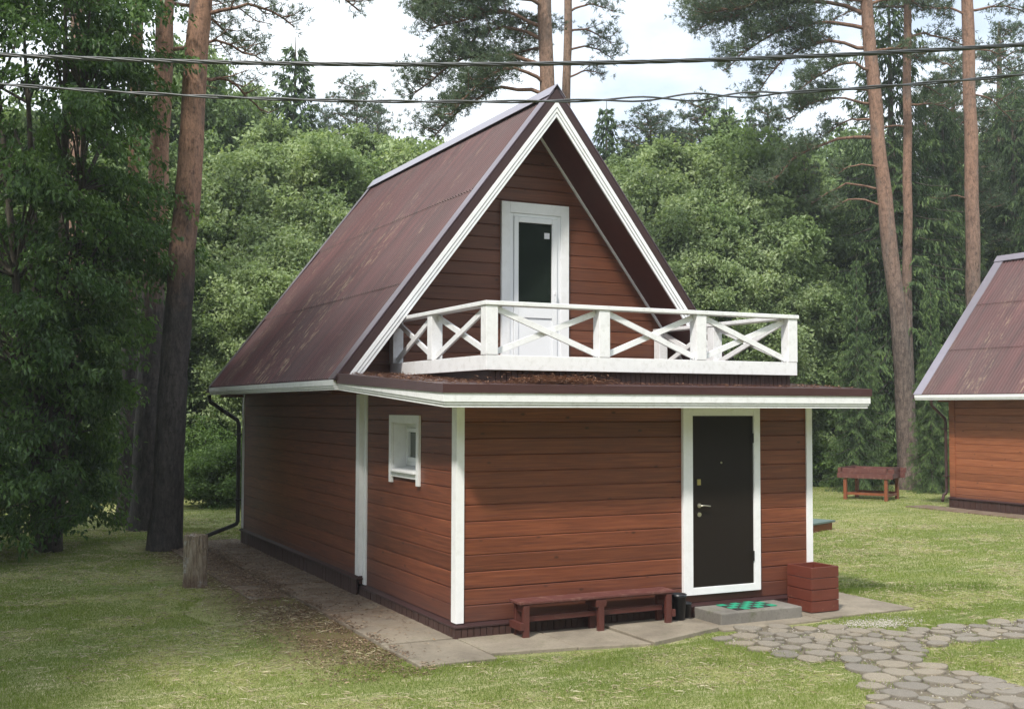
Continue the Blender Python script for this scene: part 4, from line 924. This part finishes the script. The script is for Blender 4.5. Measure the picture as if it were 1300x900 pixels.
# pines on the right
custom_pine(51, 'pine_tree', 'leaning pine with wide left-reaching limbs behind the wooden trough', [(1152, 616), (1147, 480), (1141, 400), (1129, 290), (1119, 180), (1105, 0), (1098, -180)], 36.0, [.34, .28, .26, .24, .22, .19, .14],
            [(262, PI+.1, 1.7, .1, .3, .035, .7), (238, PI-.3, 1.9, -.15, .4, .035, .8), (215, PI+.2, 1.5, .05, .2, .03, .85), (172, PI, 3.4, -.40, .35, .055, .45), (150, PI-.5, 1.8, -.1, .3, .04, .6), (128, PI+.15, 2.4, .0, .2, .04, .5), (112, PI-.2, 2.8, -.2, .4, .05, .35), (85, PI+.3, 2.6, -.15, .45, .05, .35),
             (55, PI-.1, 3.8, -.20, .40, .06, .30), (30, PI+.1, 4.6, -.12, .25, .065, .30), (12, PI-.25, 5.2, -.08, .12, .07, .28), (-8, PI+.1, 5.6, -.02, .10, .07, .22), (-30, PI-.1, 5.2, .05, .10, .06, .2), (0, .3, 2.2, .1, .3, .05, .3), (60, .1, 1.8, .0, .3, .04, .4), (-50, 1.2, 3, .1, .2, .05, .2), (-80, PI+.5, 4.2, .1, .2, .05, .2), (-100, .2, 3, .1, .2, .05, .2), (-140, 2.8, 3, .1, .2, .05, .2)],
            'bark_pine', nneed=11, wd=.020, ln=.15, dens=1.5)
custom_pine(52, 'pine_tree', 'second orange pine trunk rising just behind the leaning pine', [(1156, 612), (1152, 400), (1155, 250), (1156, 120), (1158, 0), (1159, -160)], 38, [.19, .165, .15, .14, .125, .09],
            [(130, .1, 1.6, -.1, .2, .03, .3), (100, .5, 1.8, -.1, .2, .03, .3), (160, PI+.2, 1.4, -.1, .2, .03, .4), (40, .2, 2.2, .0, .2, .04, .3), (0, 2.6, 2.4, .1, .2, .04, .2), (-40, .4, 2.4, .1, .2, .04, .2), (-90, 4, 2.4, .1, .2, .04, .2)], 'bark_pine', nneed=11, wd=.021, ln=.15)
custom_pine(53, 'pine_tree', 'straight pine trunk rising directly behind the neighbouring cottage\'s roof', [(1238, 606), (1237, 400), (1237, 200), (1236, 80), (1235, 0), (1235, -160)], 37, [.28, .235, .215, .20, .185, .12],
            [(15, PI, 1.6, .15, .2, .04, .3), (5, .2, 2.0, .1, .2, .04, .3), (60, .3, 1.6, .0, .2, .035, .5), (250, PI+.1, 1.0, .1, .15, .02, .9), (110, .5, 1.9, -.3, .2, .03, .6), (-30, 1.4, 2.4, .1, .2, .04, .2), (-60, PI, 2.6, .1, .2, .04, .2), (-100, .1, 2.4, .1, .2, .04, .2)], 'bark_pine', nneed=11, wd=.021, ln=.15)
custom_pine(54, 'pine_tree', 'distant slim orange pine trunk to the right of the straight pine', [(1275, 600), (1274, 300), (1274, 150), (1275, 60), (1276, 20)], 50, [.2, .16, .14, .10, .05], ring_limbs(190, 40, 9, 1.3, 2.6, (.0, .2), .035, 8), 'bark_pine_high', nneed=10, wd=.028, ln=.18)

# foreground leafy tree on the left
def cherry():
    g = np.random.default_rng(77); bx_, by_ = at(70, 20.0); T = thing('leafy_tree', 'dark green leafy tree with oval leaves, drooping low on the shaded lawn', 'tree', (bx_, by_, 0))
    mb = MB(); stems = []
    for (dx, dz, r0) in ((0, 0, .16), (-.9, .4, .11), (.5, -.5, .10), (-1.6, -.6, .10)):
        P = [Vector((dx*z*.9+.1*math.sin(3*z+dx), dz*z+.1*math.cos(3*z), z*10.5)) for z in (0, .08, .18, .3, .45, .6, .75, .9, 1.0)]
        mb.tube(P, [r0*1.35, r0, r0*.9, r0*.8, r0*.65, r0*.5, r0*.35, r0*.2, .02], 9, True, .1); stems += P
    R2 = RT[:2]/np.linalg.norm(RT[:2]); F2 = np.array([-RT[1], RT[0]])
    cl = []; tws = []
    for _ in range(390):
        z = g.uniform(.5, 12.4); a = g.uniform(0, 2*PI); rr_ = math.sqrt(g.uniform(.05, 1))
        wr = np.interp(z, [0.3, 1, 2, 2.6, 3.2, 4.1, 5.5, 6.5, 8, 10, 12.6], [.25, .35, .40, .5, .95, 1.5, 2.0, 1.8, 1.7, 1.8, 1.1])*g.choice([.8, 1.0, 1.12]); wl = 4.4*np.interp(z, [0, 2, 10, 12.6], [.75, 1, 1, .5])
        x = math.cos(a)*rr_; x = x*(wr if x > 0 else wl); y = math.sin(a)*rr_*np.interp(z, [0, 3, 6], [2.3, 2.4, 2.4])
        c0 = np.array([R2[0]*x+F2[0]*y, R2[1]*x+F2[1]*y, z]); h = np.array([c0[0], c0[1], 0]); h = norm(h+g.normal(0, .6, 3)*np.array([1, 1, 0])); sdv = np.array([-h[1], h[0], 0])
        base = c0-h*g.uniform(.5, .8)+np.array([0, 0, .12]); cand = [p for p in stems if p.z < c0[2]+.1] or stems[:4]; bv = Vector(base)
        p = min(cand, key=lambda q: (q-bv).length+abs(q.z-(bv.z-.7))*.4); mid = (p+bv)/2+Vector((0, 0, .10*(bv-p).length)); mb.tube([p, mid, bv, Vector(c0+h*.3)], [.030, .020, .011, .004], 5, False)
        for q in range(7):
            f = (q+g.random())/7; e = base+h*f*1.15+sdv*g.normal(0, .25)+np.array([0, 0, -.30*f*f+g.normal(0, .07)]); cl.append(e); tws.append(norm(h*.8+sdv*g.normal(0, .5)+np.array([0, 0, -.25])))
    cl = np.array(cl); tws = np.array(tws)
    mb.build('trunk', 'bark', T)
    nl = 34; n = len(cl)*nl; C_ = np.repeat(cl, nl, 0); TW = np.repeat(tws, nl, 0)
    s_ = g.uniform(-.22, .30, (n, 1)); P = C_+TW*s_+np.array([0, 0, -1.])*(s_+.2)**2*.5+g.normal(0, 1, (n, 3))*np.array([.10, .10, .055])
    D_ = norm(TW*.6+g.normal(0, .6, (n, 3))+np.array([0, 0, -.65])); N = norm(np.array([0, 0, 1.])+g.normal(0, .38, (n, 3)))
    l_ = g.uniform(.085, .150, n); V, F = leaf_geo(P, D_, N, l_, l_*.46)
    mesh_obj('crown', np_mesh('crown', V, F, M['leaf_cherry'], np.clip(np.repeat(np.repeat(g.uniform(0, .7, len(cl)), nl)+g.uniform(-.1, .35, n), 4), 0, 1)), T)
cherry()

# prototypes for the wood
BG = []
def proto(kind, name, label, cat, mb, me, bark, group):
    T = thing(name, label, cat, (0, 0, 0), 0, group); tree_parts(T, mb, me, bark); T['used'] = 0; return T
dec = [deciduous(s, 12, 2.7, .05, 190, 52, .165, m, st) for s, m, st in ((1, 'leaf', 3), (2, 'leaf_light', 2), (3, 'leaf_mid', 3), (4, 'leaf_mid', 1))]
bush = [deciduous(s, 2.6, 1.35, .02, 46, 46, .125, 'leaf_bush', 4, .20, .30, .6) for s in (11, 12)]
spr = [spruce(s, 18, 3.1, .03, 1.7, .26) for s in (21, 22)]
sprb = spruce(25, 19, 4.4, .02, 1.35, .22, 1.25)
def bgpine(seed):
    g = np.random.default_rng(seed); mb = MB(); tufts = []; trunk_at(mb, [(0, 0, 0), (.1, 0, 8), (0, .1, 16.6)], [.20, .14, .02], 8)
    for k in range(54): z = 5.5+11.3*(k/54)**.8; pine_limb(mb, g, (0, 0, z), k*2.4, (2.5*(1-((z-5.5)/13)**1.6)+.25)*g.uniform(.75, 1.15), .38, .10, .03, tufts, .1, .85)
    for q in range(60): tufts.append((np.array([0, 0, g.uniform(15.5, 17.2)])+g.normal(0, .16, 3), np.array([0, 0, 1.])))
    return mb, tuft_mesh(g, tufts, 12, .17, .028)
bgp = [bgpine(s) for s in (61, 62)]
meshes = {}
def make_proto(kind, data, bark, name, cat):
    mb, me = data; T = link(bpy.data.objects.new(name, None)); T['category'] = cat; mb.build('trunk', bark, T); mesh_obj('crown', me, T); meshes[kind] = [T, False]
for i, d in enumerate(dec): make_proto('d%d' % i, d, 'bark', 'leafy_tree', 'tree')
for i, d in enumerate(bush): make_proto('b%d' % i, d, 'bark', 'bush', 'bush')
for i, d in enumerate(spr): make_proto('s%d' % i, d, 'bark', 'spruce_tree', 'spruce tree')
make_proto('S', sprb, 'bark', 'spruce_tree', 'spruce tree')
for i, d in enumerate(bgp): make_proto('p%d' % i, d, 'bark_pine_high', 'pine_tree', 'pine tree')
HT = {'d': 12.0, 'b': 2.75, 's': 18.0, 'S': 19.0, 'p': 17.2}
fr = random.Random(5)
def plant(kind, u, D, vtop, label, group, wide=1.0):
    x, y = at(u, D); h = zat(vtop, D); s_ = h/HT[kind[0]]; T, used_ = meshes[kind]
    if used_: T = copy_tree(T, (x, y, 0), 0, (1, 1, 1))
    else: meshes[kind][1] = True
    T.location = (x, y, -.05); T.rotation_euler = (0, 0, fr.uniform(0, 6.28)); T.scale = (s_*wide, s_*wide, s_); T['label'] = label; T['group'] = group
    return T
LBL = {(268, 215): 'pale leafy tree touching the right edge of the thickest pine trunk', (305, 190): 'pale leafy crown second to the right from the thickest pine', (345, 175): 'pale leafy crown just left below the dark pointed spruce', (385, 165): 'pale leafy crown just right below the dark pointed spruce',
 (425, 172): 'pale leafy crown directly below the slim distant pine', (465, 185): 'pale leafy crown meeting the back end of the roof ridge', (505, 170): 'pale leafy crown peeping over the ridge at its back end', (545, 190): 'pale leafy crown peeping over the middle of the roof ridge',
 (330, 330): 'lower leafy tree above the back eave of the cottage', (285, 350): 'lower leafy tree between the thickest pine and the back eave', (400, 300): 'lower leafy tree hidden mostly by the back of the cottage roof',
 (755, 225): 'pale leafy crown touching the right slope just below the gable peak', (795, 212): 'pale leafy crown below the thin pointed spruce', (840, 195): 'pale leafy crown below the bushy pine top', (885, 185): 'pale leafy crown below the tallest distant pine top', (925, 172): 'pale leafy crown below the spruce right of the tallest distant pine',
 (960, 165): 'tallest pale leafy crown, left of the grey green drooping pine', (1000, 215): 'pale leafy crown mostly behind the grey green drooping pine', (820, 330): 'lower leafy tree just above the middle of the balcony handrail', (880, 320): 'lower leafy tree where the white bargeboard meets the handrail', (940, 300): 'lower leafy tree above the right part of the handrail', (985, 270): 'lower leafy tree above the handrail\'s right corner post'}
# leafy trees between the left pines and the cottage roof
GL = 'leafy trees in the wood behind the left pines'; LL = 'pale green leafy tree in the wood between the left pines and the cottage roof'
for u, D, v in ((268, 38, 215), (305, 41, 190), (345, 39, 175), (385, 42, 165), (425, 40, 172), (465, 42, 185), (505, 44, 170), (545, 42, 190), (330, 33, 330), (285, 34, 350), (400, 35, 300), (255, 36, 300), (365, 36, 260), (440, 36, 250), (325, 45, 178), (405, 46, 160), (485, 46, 178)):
    plant(('d0', 'd1', 'd0', 'd2')[fr.randrange(4)], u, D, v, LBL.get((u, v), LL), GL, 1.05)
for u, D, v in ((-130, 40, 60), (-60, 36, 150), (0, 38, 120), (50, 34, 200), (110, 36, 190), (150, 33, 260), (190, 40, 200), (235, 37, 230), (-160, 33, 200)):
    plant(('d2', 'd3')[fr.randrange(2)], u, D, v, 'mid green leafy tree behind the dark leafy tree and the left pines', 'mid green trees behind the left pines', 1.1)
# right of the cottage
GR = 'leafy trees in the wood right of the cottage roof'; LR = 'pale green leafy tree in the wood right of the cottage gable'
for u, D, v in ((755, 44, 225), (795, 41, 212), (840, 43, 195), (885, 41, 185), (925, 44, 172), (960, 42, 165), (1000, 45, 215), (600, 44, 230), (650, 46, 240), (700, 45, 240), (820, 36, 330), (880, 37, 320), (940, 36, 300), (985, 38, 270), (775, 39, 300), (860, 38, 250), (905, 38, 255), (815, 45, 205), (945, 38, 235), (860, 46, 180), (905, 47, 170)):
    plant(('d0', 'd1', 'd2', 'd0')[fr.randrange(4)], u, D, v, LBL.get((u, v), LR), GR, 1.05)
for u, D, v in ((1205, 46, 330), (1255, 48, 300), (1310, 45, 290), (1175, 44, 380), (1360, 44, 280)):
    plant('d2', u, D, v, 'leafy tree glimpsed behind the straight pine and the neighbouring cottage', 'leafy trees behind the neighbouring cottage', 1.0)
# conifers standing out
plant('s0', 371, 46, 40, 'dark pointed spruce standing above the leafy trees left of the cottage roof', None, 1.15)
plant('p0', 448, 50, 92, 'slim distant pine right of the dark pointed spruce', None, 1.0)
plant('p1', 478, 58, 122, 'small distant pine nearest the left side of the roof ridge', None, .8)
plant('s1', 770, 46, 120, 'thin pointed spruce nearest the right side of the gable peak', None, .95)
plant('p0', 824, 46, 130, 'bushy pine top between the thin spruce and the taller pines', None, 1.35)
plant('p1', 858, 52, 152, 'low distant pine top behind the bushy pine', None, 1.2)
plant('p1', 893, 46, 112, 'tallest distant pine top above the pale leafy trees', None, 1.3)
plant('s0', 925, 48, 118, 'distant spruce top right of the tallest distant pine', None, .8)
plant('p0', 978, 41, 118, 'grey green drooping pine left of the leaning pine, in front of the pale leafy trees', None, .72)
plant('p1', 1022, 42, 165, 'twiggy pine close to the left side of the leaning pine', None, .62)
plant('s1', 955, 56, 120, 'thin distant spruce partly behind the leaning pine\'s limbs', None, .6)
plant('s1', 598, 60, 175, 'tiny distant spruce tip just above the roof ridge', None, .6)
for T in (o for o in list(COL.objects) if o.get('group', 1) is None): pass
for k_, u, D, v, w_, lb in (('d1', 266, 48, 112, .9, 'tall leafy tree showing between the thickest pine and the dark pointed spruce'), ('d3', 236, 44, 70, .8, 'tall leafy tree right behind the thickest pine'),
                     ('p0', 1215, 44, 50, 1.0, 'bushy pine filling the gap between the second orange trunk and the straight pine'), ('p1', 1292, 46, 62, 1.1, 'bushy pine high above the neighbouring cottage'), ('p1', 1178, 43.5, 95, .9, 'pine crown close behind the second orange trunk'),
                     ('p1', 410, 56, 128, .8, 'thin pine between the dark pointed spruce and the slim distant pine'), ('s1', 520, 58, 158, .8, 'small spruce tip low beside the roof ridge, left of the tall pine limbs'), ('s0', 800, 56, 165, .8, 'small spruce tip between the thin spruce and the bushy pine'), ('s1', 874, 54, 148, .7, 'narrow spruce tip just left of the tallest distant pine'), ('s0', 985, 52, 150, .8, 'spruce tip under the long limbs of the leaning pine')):
    plant(k_, u, D, v, lb, None, w_)
# big drooping spruces on the right
for u, D, v, w_, lb in ((1135, 40.5, -60, 1.0, 'huge dark drooping spruce directly behind the leaning pine'), (1088, 34.9, 318, .72, 'lower dark spruce with drooping boughs left of the leaning pine'), (1200, 42, 90, .85, 'dark drooping spruce between the leaning pine and the straight pine'),
                        (1182, 34.6, 345, .60, 'young bright tipped spruce just right of the leaning pine trunk'), (1290, 44, 70, .9, 'dark spruce above the neighbouring cottage roof'), (1050, 43, 330, .8, 'dark spruce at the edge of the pale leafy trees'), (1345, 42, 40, .9, 'dark spruce standing past the neighbouring roof ridge')):
    plant('S', u, D, v, lb, None, w_)
# trees standing outside the picture: they shade the left lawn and side wall and are mirrored in the glass
def plant_xy(kind, x, y, h, label, group, wide=1.0):
    T, used_ = meshes[kind]
    if used_: T = copy_tree(T, (x, y, 0), 0, (1, 1, 1))
    else: meshes[kind][1] = True
    s_ = h/HT[kind[0]]; T.location = (x, y, -.05); T.rotation_euler = (0, 0, fr.uniform(0, 6.28)); T.scale = (s_*wide, s_*wide, s_); T['label'] = label; T['group'] = group
for kind, x, y, h, w_ in (('d3', -12.6, -1.8, 22, .85), ('d2', -16.0, -3.0, 24, .8), ('d2', -14.0, .6, 15, 1.0), ('d3', -15.6, 3.9, 15, 1.1), ('d2', -17.5, 8.0, 15, 1.1), ('d3', -11.9, 3.6, 10, 1.0)):
    plant_xy(kind, x, y, h, 'tall tree beyond the dark leafy tree, shading the side lawn', 'trees shading the side lawn', w_)
for k in range(17):
    a = -2.75+k*.17*1.35; dd = 27+fr.uniform(-3, 5)
    x = CAM[0]+dd*math.cos(a+.2)*1.0; y = CAM[1]+dd*math.sin(a+.2)
    if y > -14: continue
    plant_xy(('d2', 's0', 'd3', 'p1', 's1')[k % 5], x, y, fr.uniform(13, 18), 'tall tree across the yard from the cottage door', 'trees across the yard', 1.2)
for k in range(12):
    plant_xy(('d2', 'd3')[k % 2], -16+k*6.2+fr.uniform(-1, 1), -46+fr.uniform(-3, 3), fr.uniform(16, 20), 'tall tree across the yard from the cottage door', 'trees across the yard', 1.4)
# denser, darker row further back
for k in range(26):
    u = -220+k*68+fr.uniform(-15, 15); v = 215 if u < 250 else 235 if u < 1000 else 150
    plant(('s0', 's1', 'd3', 'p0', 'd2')[k % 5], u, fr.uniform(58, 70), v+fr.uniform(-25, 25), 'tree deep in the wood behind the nearer trees', 'trees deep in the wood', 1.15)
for k in range(14):
    u = -250+k*130+fr.uniform(-30, 30)
    plant(('d3', 'd2')[k % 2], u, fr.uniform(50, 56), 330+fr.uniform(-30, 30), 'tree deep in the wood behind the nearer trees', 'trees deep in the wood', 1.5)
# bushes
UB = [(282, 29, 560), (262, 32, 540), (300, 33, 520), (235, 33, 560), (120, 31, 560), (60, 33, 540), (10, 30, 550), (-40, 28, 560), (150, 35, 530), (195, 36, 530), (-90, 30, 540), (320, 34, 500)]
for i, (u, D, v) in enumerate(UB): plant('b%d' % (i % 2), u, D, v, 'green bush under the trees at the left lawn edge', 'bushes at the left lawn edge', 1.15)
UB = [(1190, 38.2, 585), (1210, 39, 560), (1175, 40, 560), (1045, 37.5, 560), (1080, 38.5, 555), (1120, 39.5, 540), (1250, 40, 540), (1160, 41, 520), (1020, 38, 540), (1000, 41, 520), (960, 38, 530), (1300, 42, 520), (1060, 37.2, 590)]
for i, (u, D, v) in enumerate(UB): plant('b%d' % (i % 2), u, D, v, 'green bush under the trees behind the wooden trough', 'bushes at the right lawn edge', 1.2)
for o in list(COL.objects):
    if 'group' in o.keys() and o['group'] is None: del o['group']
for kk, (T, used_) in meshes.items():
    if not used_:
        for c in list(T.children): bpy.data.objects.remove(c)
        bpy.data.objects.remove(T)

# ------------------------------------------------------------------ grass blades on the lawn
g = np.random.default_rng(99)
def vnoise(x, y, cell, seed):
    q = np.random.default_rng(seed).random((256, 256)); X = x/cell+500; Y = y/cell+500; i = np.floor(X).astype(int); j = np.floor(Y).astype(int); fx = X-i; fy = Y-j
    fx = fx*fx*(3-2*fx); fy = fy*fy*(3-2*fy); i %= 256; j %= 256; i1 = (i+1) % 256; j1 = (j+1) % 256
    return (q[i, j]*(1-fx)+q[i1, j]*fx)*(1-fy)+(q[i, j1]*(1-fx)+q[i1, j1]*fx)*fy
def lawn(n, d0, d1, hh, ww):
    D_ = np.sqrt(g.uniform(d0**2, d1**2, n)); u = g.uniform(-40, 1340, n)
    P = CAM[None, :2]+(FW[None, :2]+RT[None, :2]*((u-650)/FPX)[:, None])*D_[:, None]
    x, y = P[:, 0], P[:, 1]
    ok = ~((x > -.84) & (x < 5.1) & (y > -1.05) & (y < 10.6)) | ((x > -.8) & (x < 6) & (y < -.72-.25*np.abs(np.sin(x*1.3))) & (y > -1.2))
    ok &= ~((x > 1.0) & (x < 2.3) & (y > -1.12)& (y < .1)); ok &= ~((x > 5) & (x < 6.05) & (y > -.66) & (y < 10)); ok &= ~((x > -1.37) & (x < -.8) & (y > 3.6) & (y < 10.6) & (g.random(n) < .8))
    ok &= ~((x > 17.9) & (x < 23.1) & (y > 3) & (y < 9.8))
    lit = (x > -2.0+.3*np.sin(y*1.7)) & (x < -.8) & (y > -.6) & (y < 11); ok &= ~(lit & (g.random(n) < .88))
    inA = np.array([ok[i] and x[i] > 2 and y[i] < 0.5 and (inpoly(x[i], y[i], pathA) or inpoly(x[i], y[i], pathB)) for i in range(n)]); ok &= ~(inA & (g.random(n) < .80))
    far = (x*.444+y*.896) > 25.5; ok &= ~far
    x, y = x[ok], y[ok]; m = len(x)
    # clump height variation, hay
    f = vnoise(x, y, .35, 1); f2 = .6*vnoise(x*.6+y*.25, y*1.5-x*.4, .9, 2)+.4*vnoise(x, y, .28, 3); f3 = vnoise(x, y, 2.2, 4)
    strip = ((y < 1.4) & (x > 5.9) & (x < 8.6) & (np.abs(y-(0.95-.28*(x-6))) < .45*g.uniform(.6, 1, m)))
    hay = (g.random(m) < np.clip((f2-.50)*4.2+(f3-.5)*1.1, .03, .85)) & ~strip
    h = hh*(.35+1.1*f)*g.uniform(.5, 1.35, m)*np.where(strip, 1.9, 1)*np.where(hay, 1.5, 1)
    a = g.uniform(0, 6.28, m); lean = np.where(hay, g.uniform(2.0, 8, m), g.uniform(.1, .9, m)); Dd = norm(np.stack([np.cos(a)*lean, np.sin(a)*lean, np.ones(m)], 1)); N = norm(np.stack([-np.sin(a), np.cos(a), .3+0*a], 1)+g.normal(0, .5, (m, 3)))
    V, F = leaf_geo(np.stack([x, y, np.zeros(m)], 1), Dd, N, h, ww*np.ones(m), .15)
    tint = np.where(hay, g.uniform(.70, 1.0, m), np.clip(.02+.50*f*g.uniform(.4, 1.3, m)+.25*(f3-.4), 0, .6)); tint = np.where(strip, .15, tint)
    return V, F, np.repeat(tint, 4)
parts_ = [lawn(330000, 8.2, 16, .030, .0048), lawn(190000, 16, 24, .032, .0075), lawn(110000, 24, 37, .036, .011)]
V = np.concatenate([p[0] for p in parts_]); off = np.cumsum([0]+[len(p[0]) for p in parts_]); F = np.concatenate([p[1]+off[i] for i, p in enumerate(parts_)])
tag(mesh_obj('grass', np_mesh('grass', V, F, M['grass'], np.concatenate([p[2] for p in parts_]))), 'short mown grass with dry clippings covering the lawn', 'grass', None, 'stuff')

# brown litter of needles and leaf scraps beside and on the side path
n = 26000; y = g.uniform(-1.3, 10.8, n); x = -.75-np.abs(g.normal(0, .62, n))*np.interp(y, [-1.3, 1, 5, 10.8], [.9, 1.0, .7, .4])+g.uniform(-.1, .1, n)
on = g.random(n) < .22; x = np.where(on, g.uniform(-.78, -.05, n), x); on2 = on & (g.random(n) < np.interp(y, [0, 2.5, 6], [.95, .5, .1])); k = ~on2 & (vnoise(x, y, .4, 9) > .22); x, y, on = x[k], y[k], on[k]; n = len(x)
a = g.uniform(0, 6.28, n); P = np.stack([x, y, np.where(x > -.81, .043, np.where((x > -1.37) & (y > 3.6), .03, .006))+g.uniform(0, .01, n)], 1)
V, F = leaf_geo(P, np.stack([np.cos(a), np.sin(a), g.uniform(-.05, .35, n)], 1), norm(np.array([0, 0, 1.])+g.normal(0, .3, (n, 3))), g.uniform(.015, .055, n), g.uniform(.005, .018, n), .1)
M['litter'] = leaf_mat('leaf_litter', (0.060, 0.034, 0.020), (0.17, 0.105, 0.060), (0.42, 0.31, 0.20), 0)
tag(mesh_obj('leaf_litter', np_mesh('leaf_litter', V, F, M['litter'], np.repeat(g.random(n)**1.3, 4))), 'brown needles and leaf scraps strewn along the side path', 'litter', None, 'stuff')

# loose dry strands and brown scraps left on the lawn by mowing
n = 60000; D_ = np.sqrt(g.uniform(8.2**2, 26**2, n)); u = g.uniform(-40, 1340, n)
P = CAM[None, :2]+(FW[None, :2]+RT[None, :2]*((u-650)/FPX)[:, None])*D_[:, None]; x, y = P[:, 0], P[:, 1]
ok = (vnoise(x*.6+y*.25, y*1.5-x*.4, .9, 2)*.6+.4*vnoise(x, y, .28, 3) > g.uniform(.38, .68, n)) & ~((x > -.84) & (x < 6.05) & (y > -1.1) & (y < 10.6)) & ~((x > 17.2) & (y < 10.6) & (y > 1))
ok &= ~np.array([ok[i] and x[i] > 2 and y[i] < .5 and (inpoly(x[i], y[i], pathA) or inpoly(x[i], y[i], pathB)) and i % 6 > 0 for i in range(n)])
x, y, D_ = x[ok], y[ok], D_[ok]; n = len(x); a = g.uniform(0, 6.28, n); brown = g.random(n) < .22
V, F = leaf_geo(np.stack([x, y, g.uniform(.012, .032, n)], 1), np.stack([np.cos(a), np.sin(a), g.uniform(-.12, .12, n)], 1), norm(np.array([0, 0, 1.])+g.normal(0, .4, (n, 3))), np.where(brown, g.uniform(.015, .04, n), g.uniform(.05, .14, n)), np.where(brown, .014, .0042+.0003*D_), .1)
M['hay'] = leaf_mat('dry_strands', (0.10, 0.065, 0.035), (0.35, 0.29, 0.17), (0.62, 0.57, 0.42), 0)
tag(mesh_obj('dry_strands', np_mesh('dry_strands', V, F, M['hay'], np.repeat(np.where(brown, g.uniform(0, .25, n), g.uniform(.6, 1, n)), 4))), 'pale dry grass strands and brown scraps scattered over the lawn', 'clippings', None, 'stuff')

# the faint summer haze that lightens the wood
hz = MB(); hz.box(-60, 120, -70, 110, -1.0, 32)
M['haze'] = bpy.data.materials.new('haze'); M['haze'].use_nodes = True; ht = M['haze'].node_tree; ht.nodes.clear()
pv = ht.nodes.new('ShaderNodeVolumePrincipled'); pv.inputs['Color'].default_value = (0.88, 0.94, 1.0, 1); pv.inputs['Density'].default_value = 0.0009; pv.inputs['Anisotropy'].default_value = 0.2
ho = ht.nodes.new('ShaderNodeOutputMaterial'); ht.links.new(pv.outputs[0], ho.inputs['Volume'])
tag(hz.build('haze', 'haze'), 'faint pale haze in the air between the yard and the wood', 'haze', None, 'stuff')
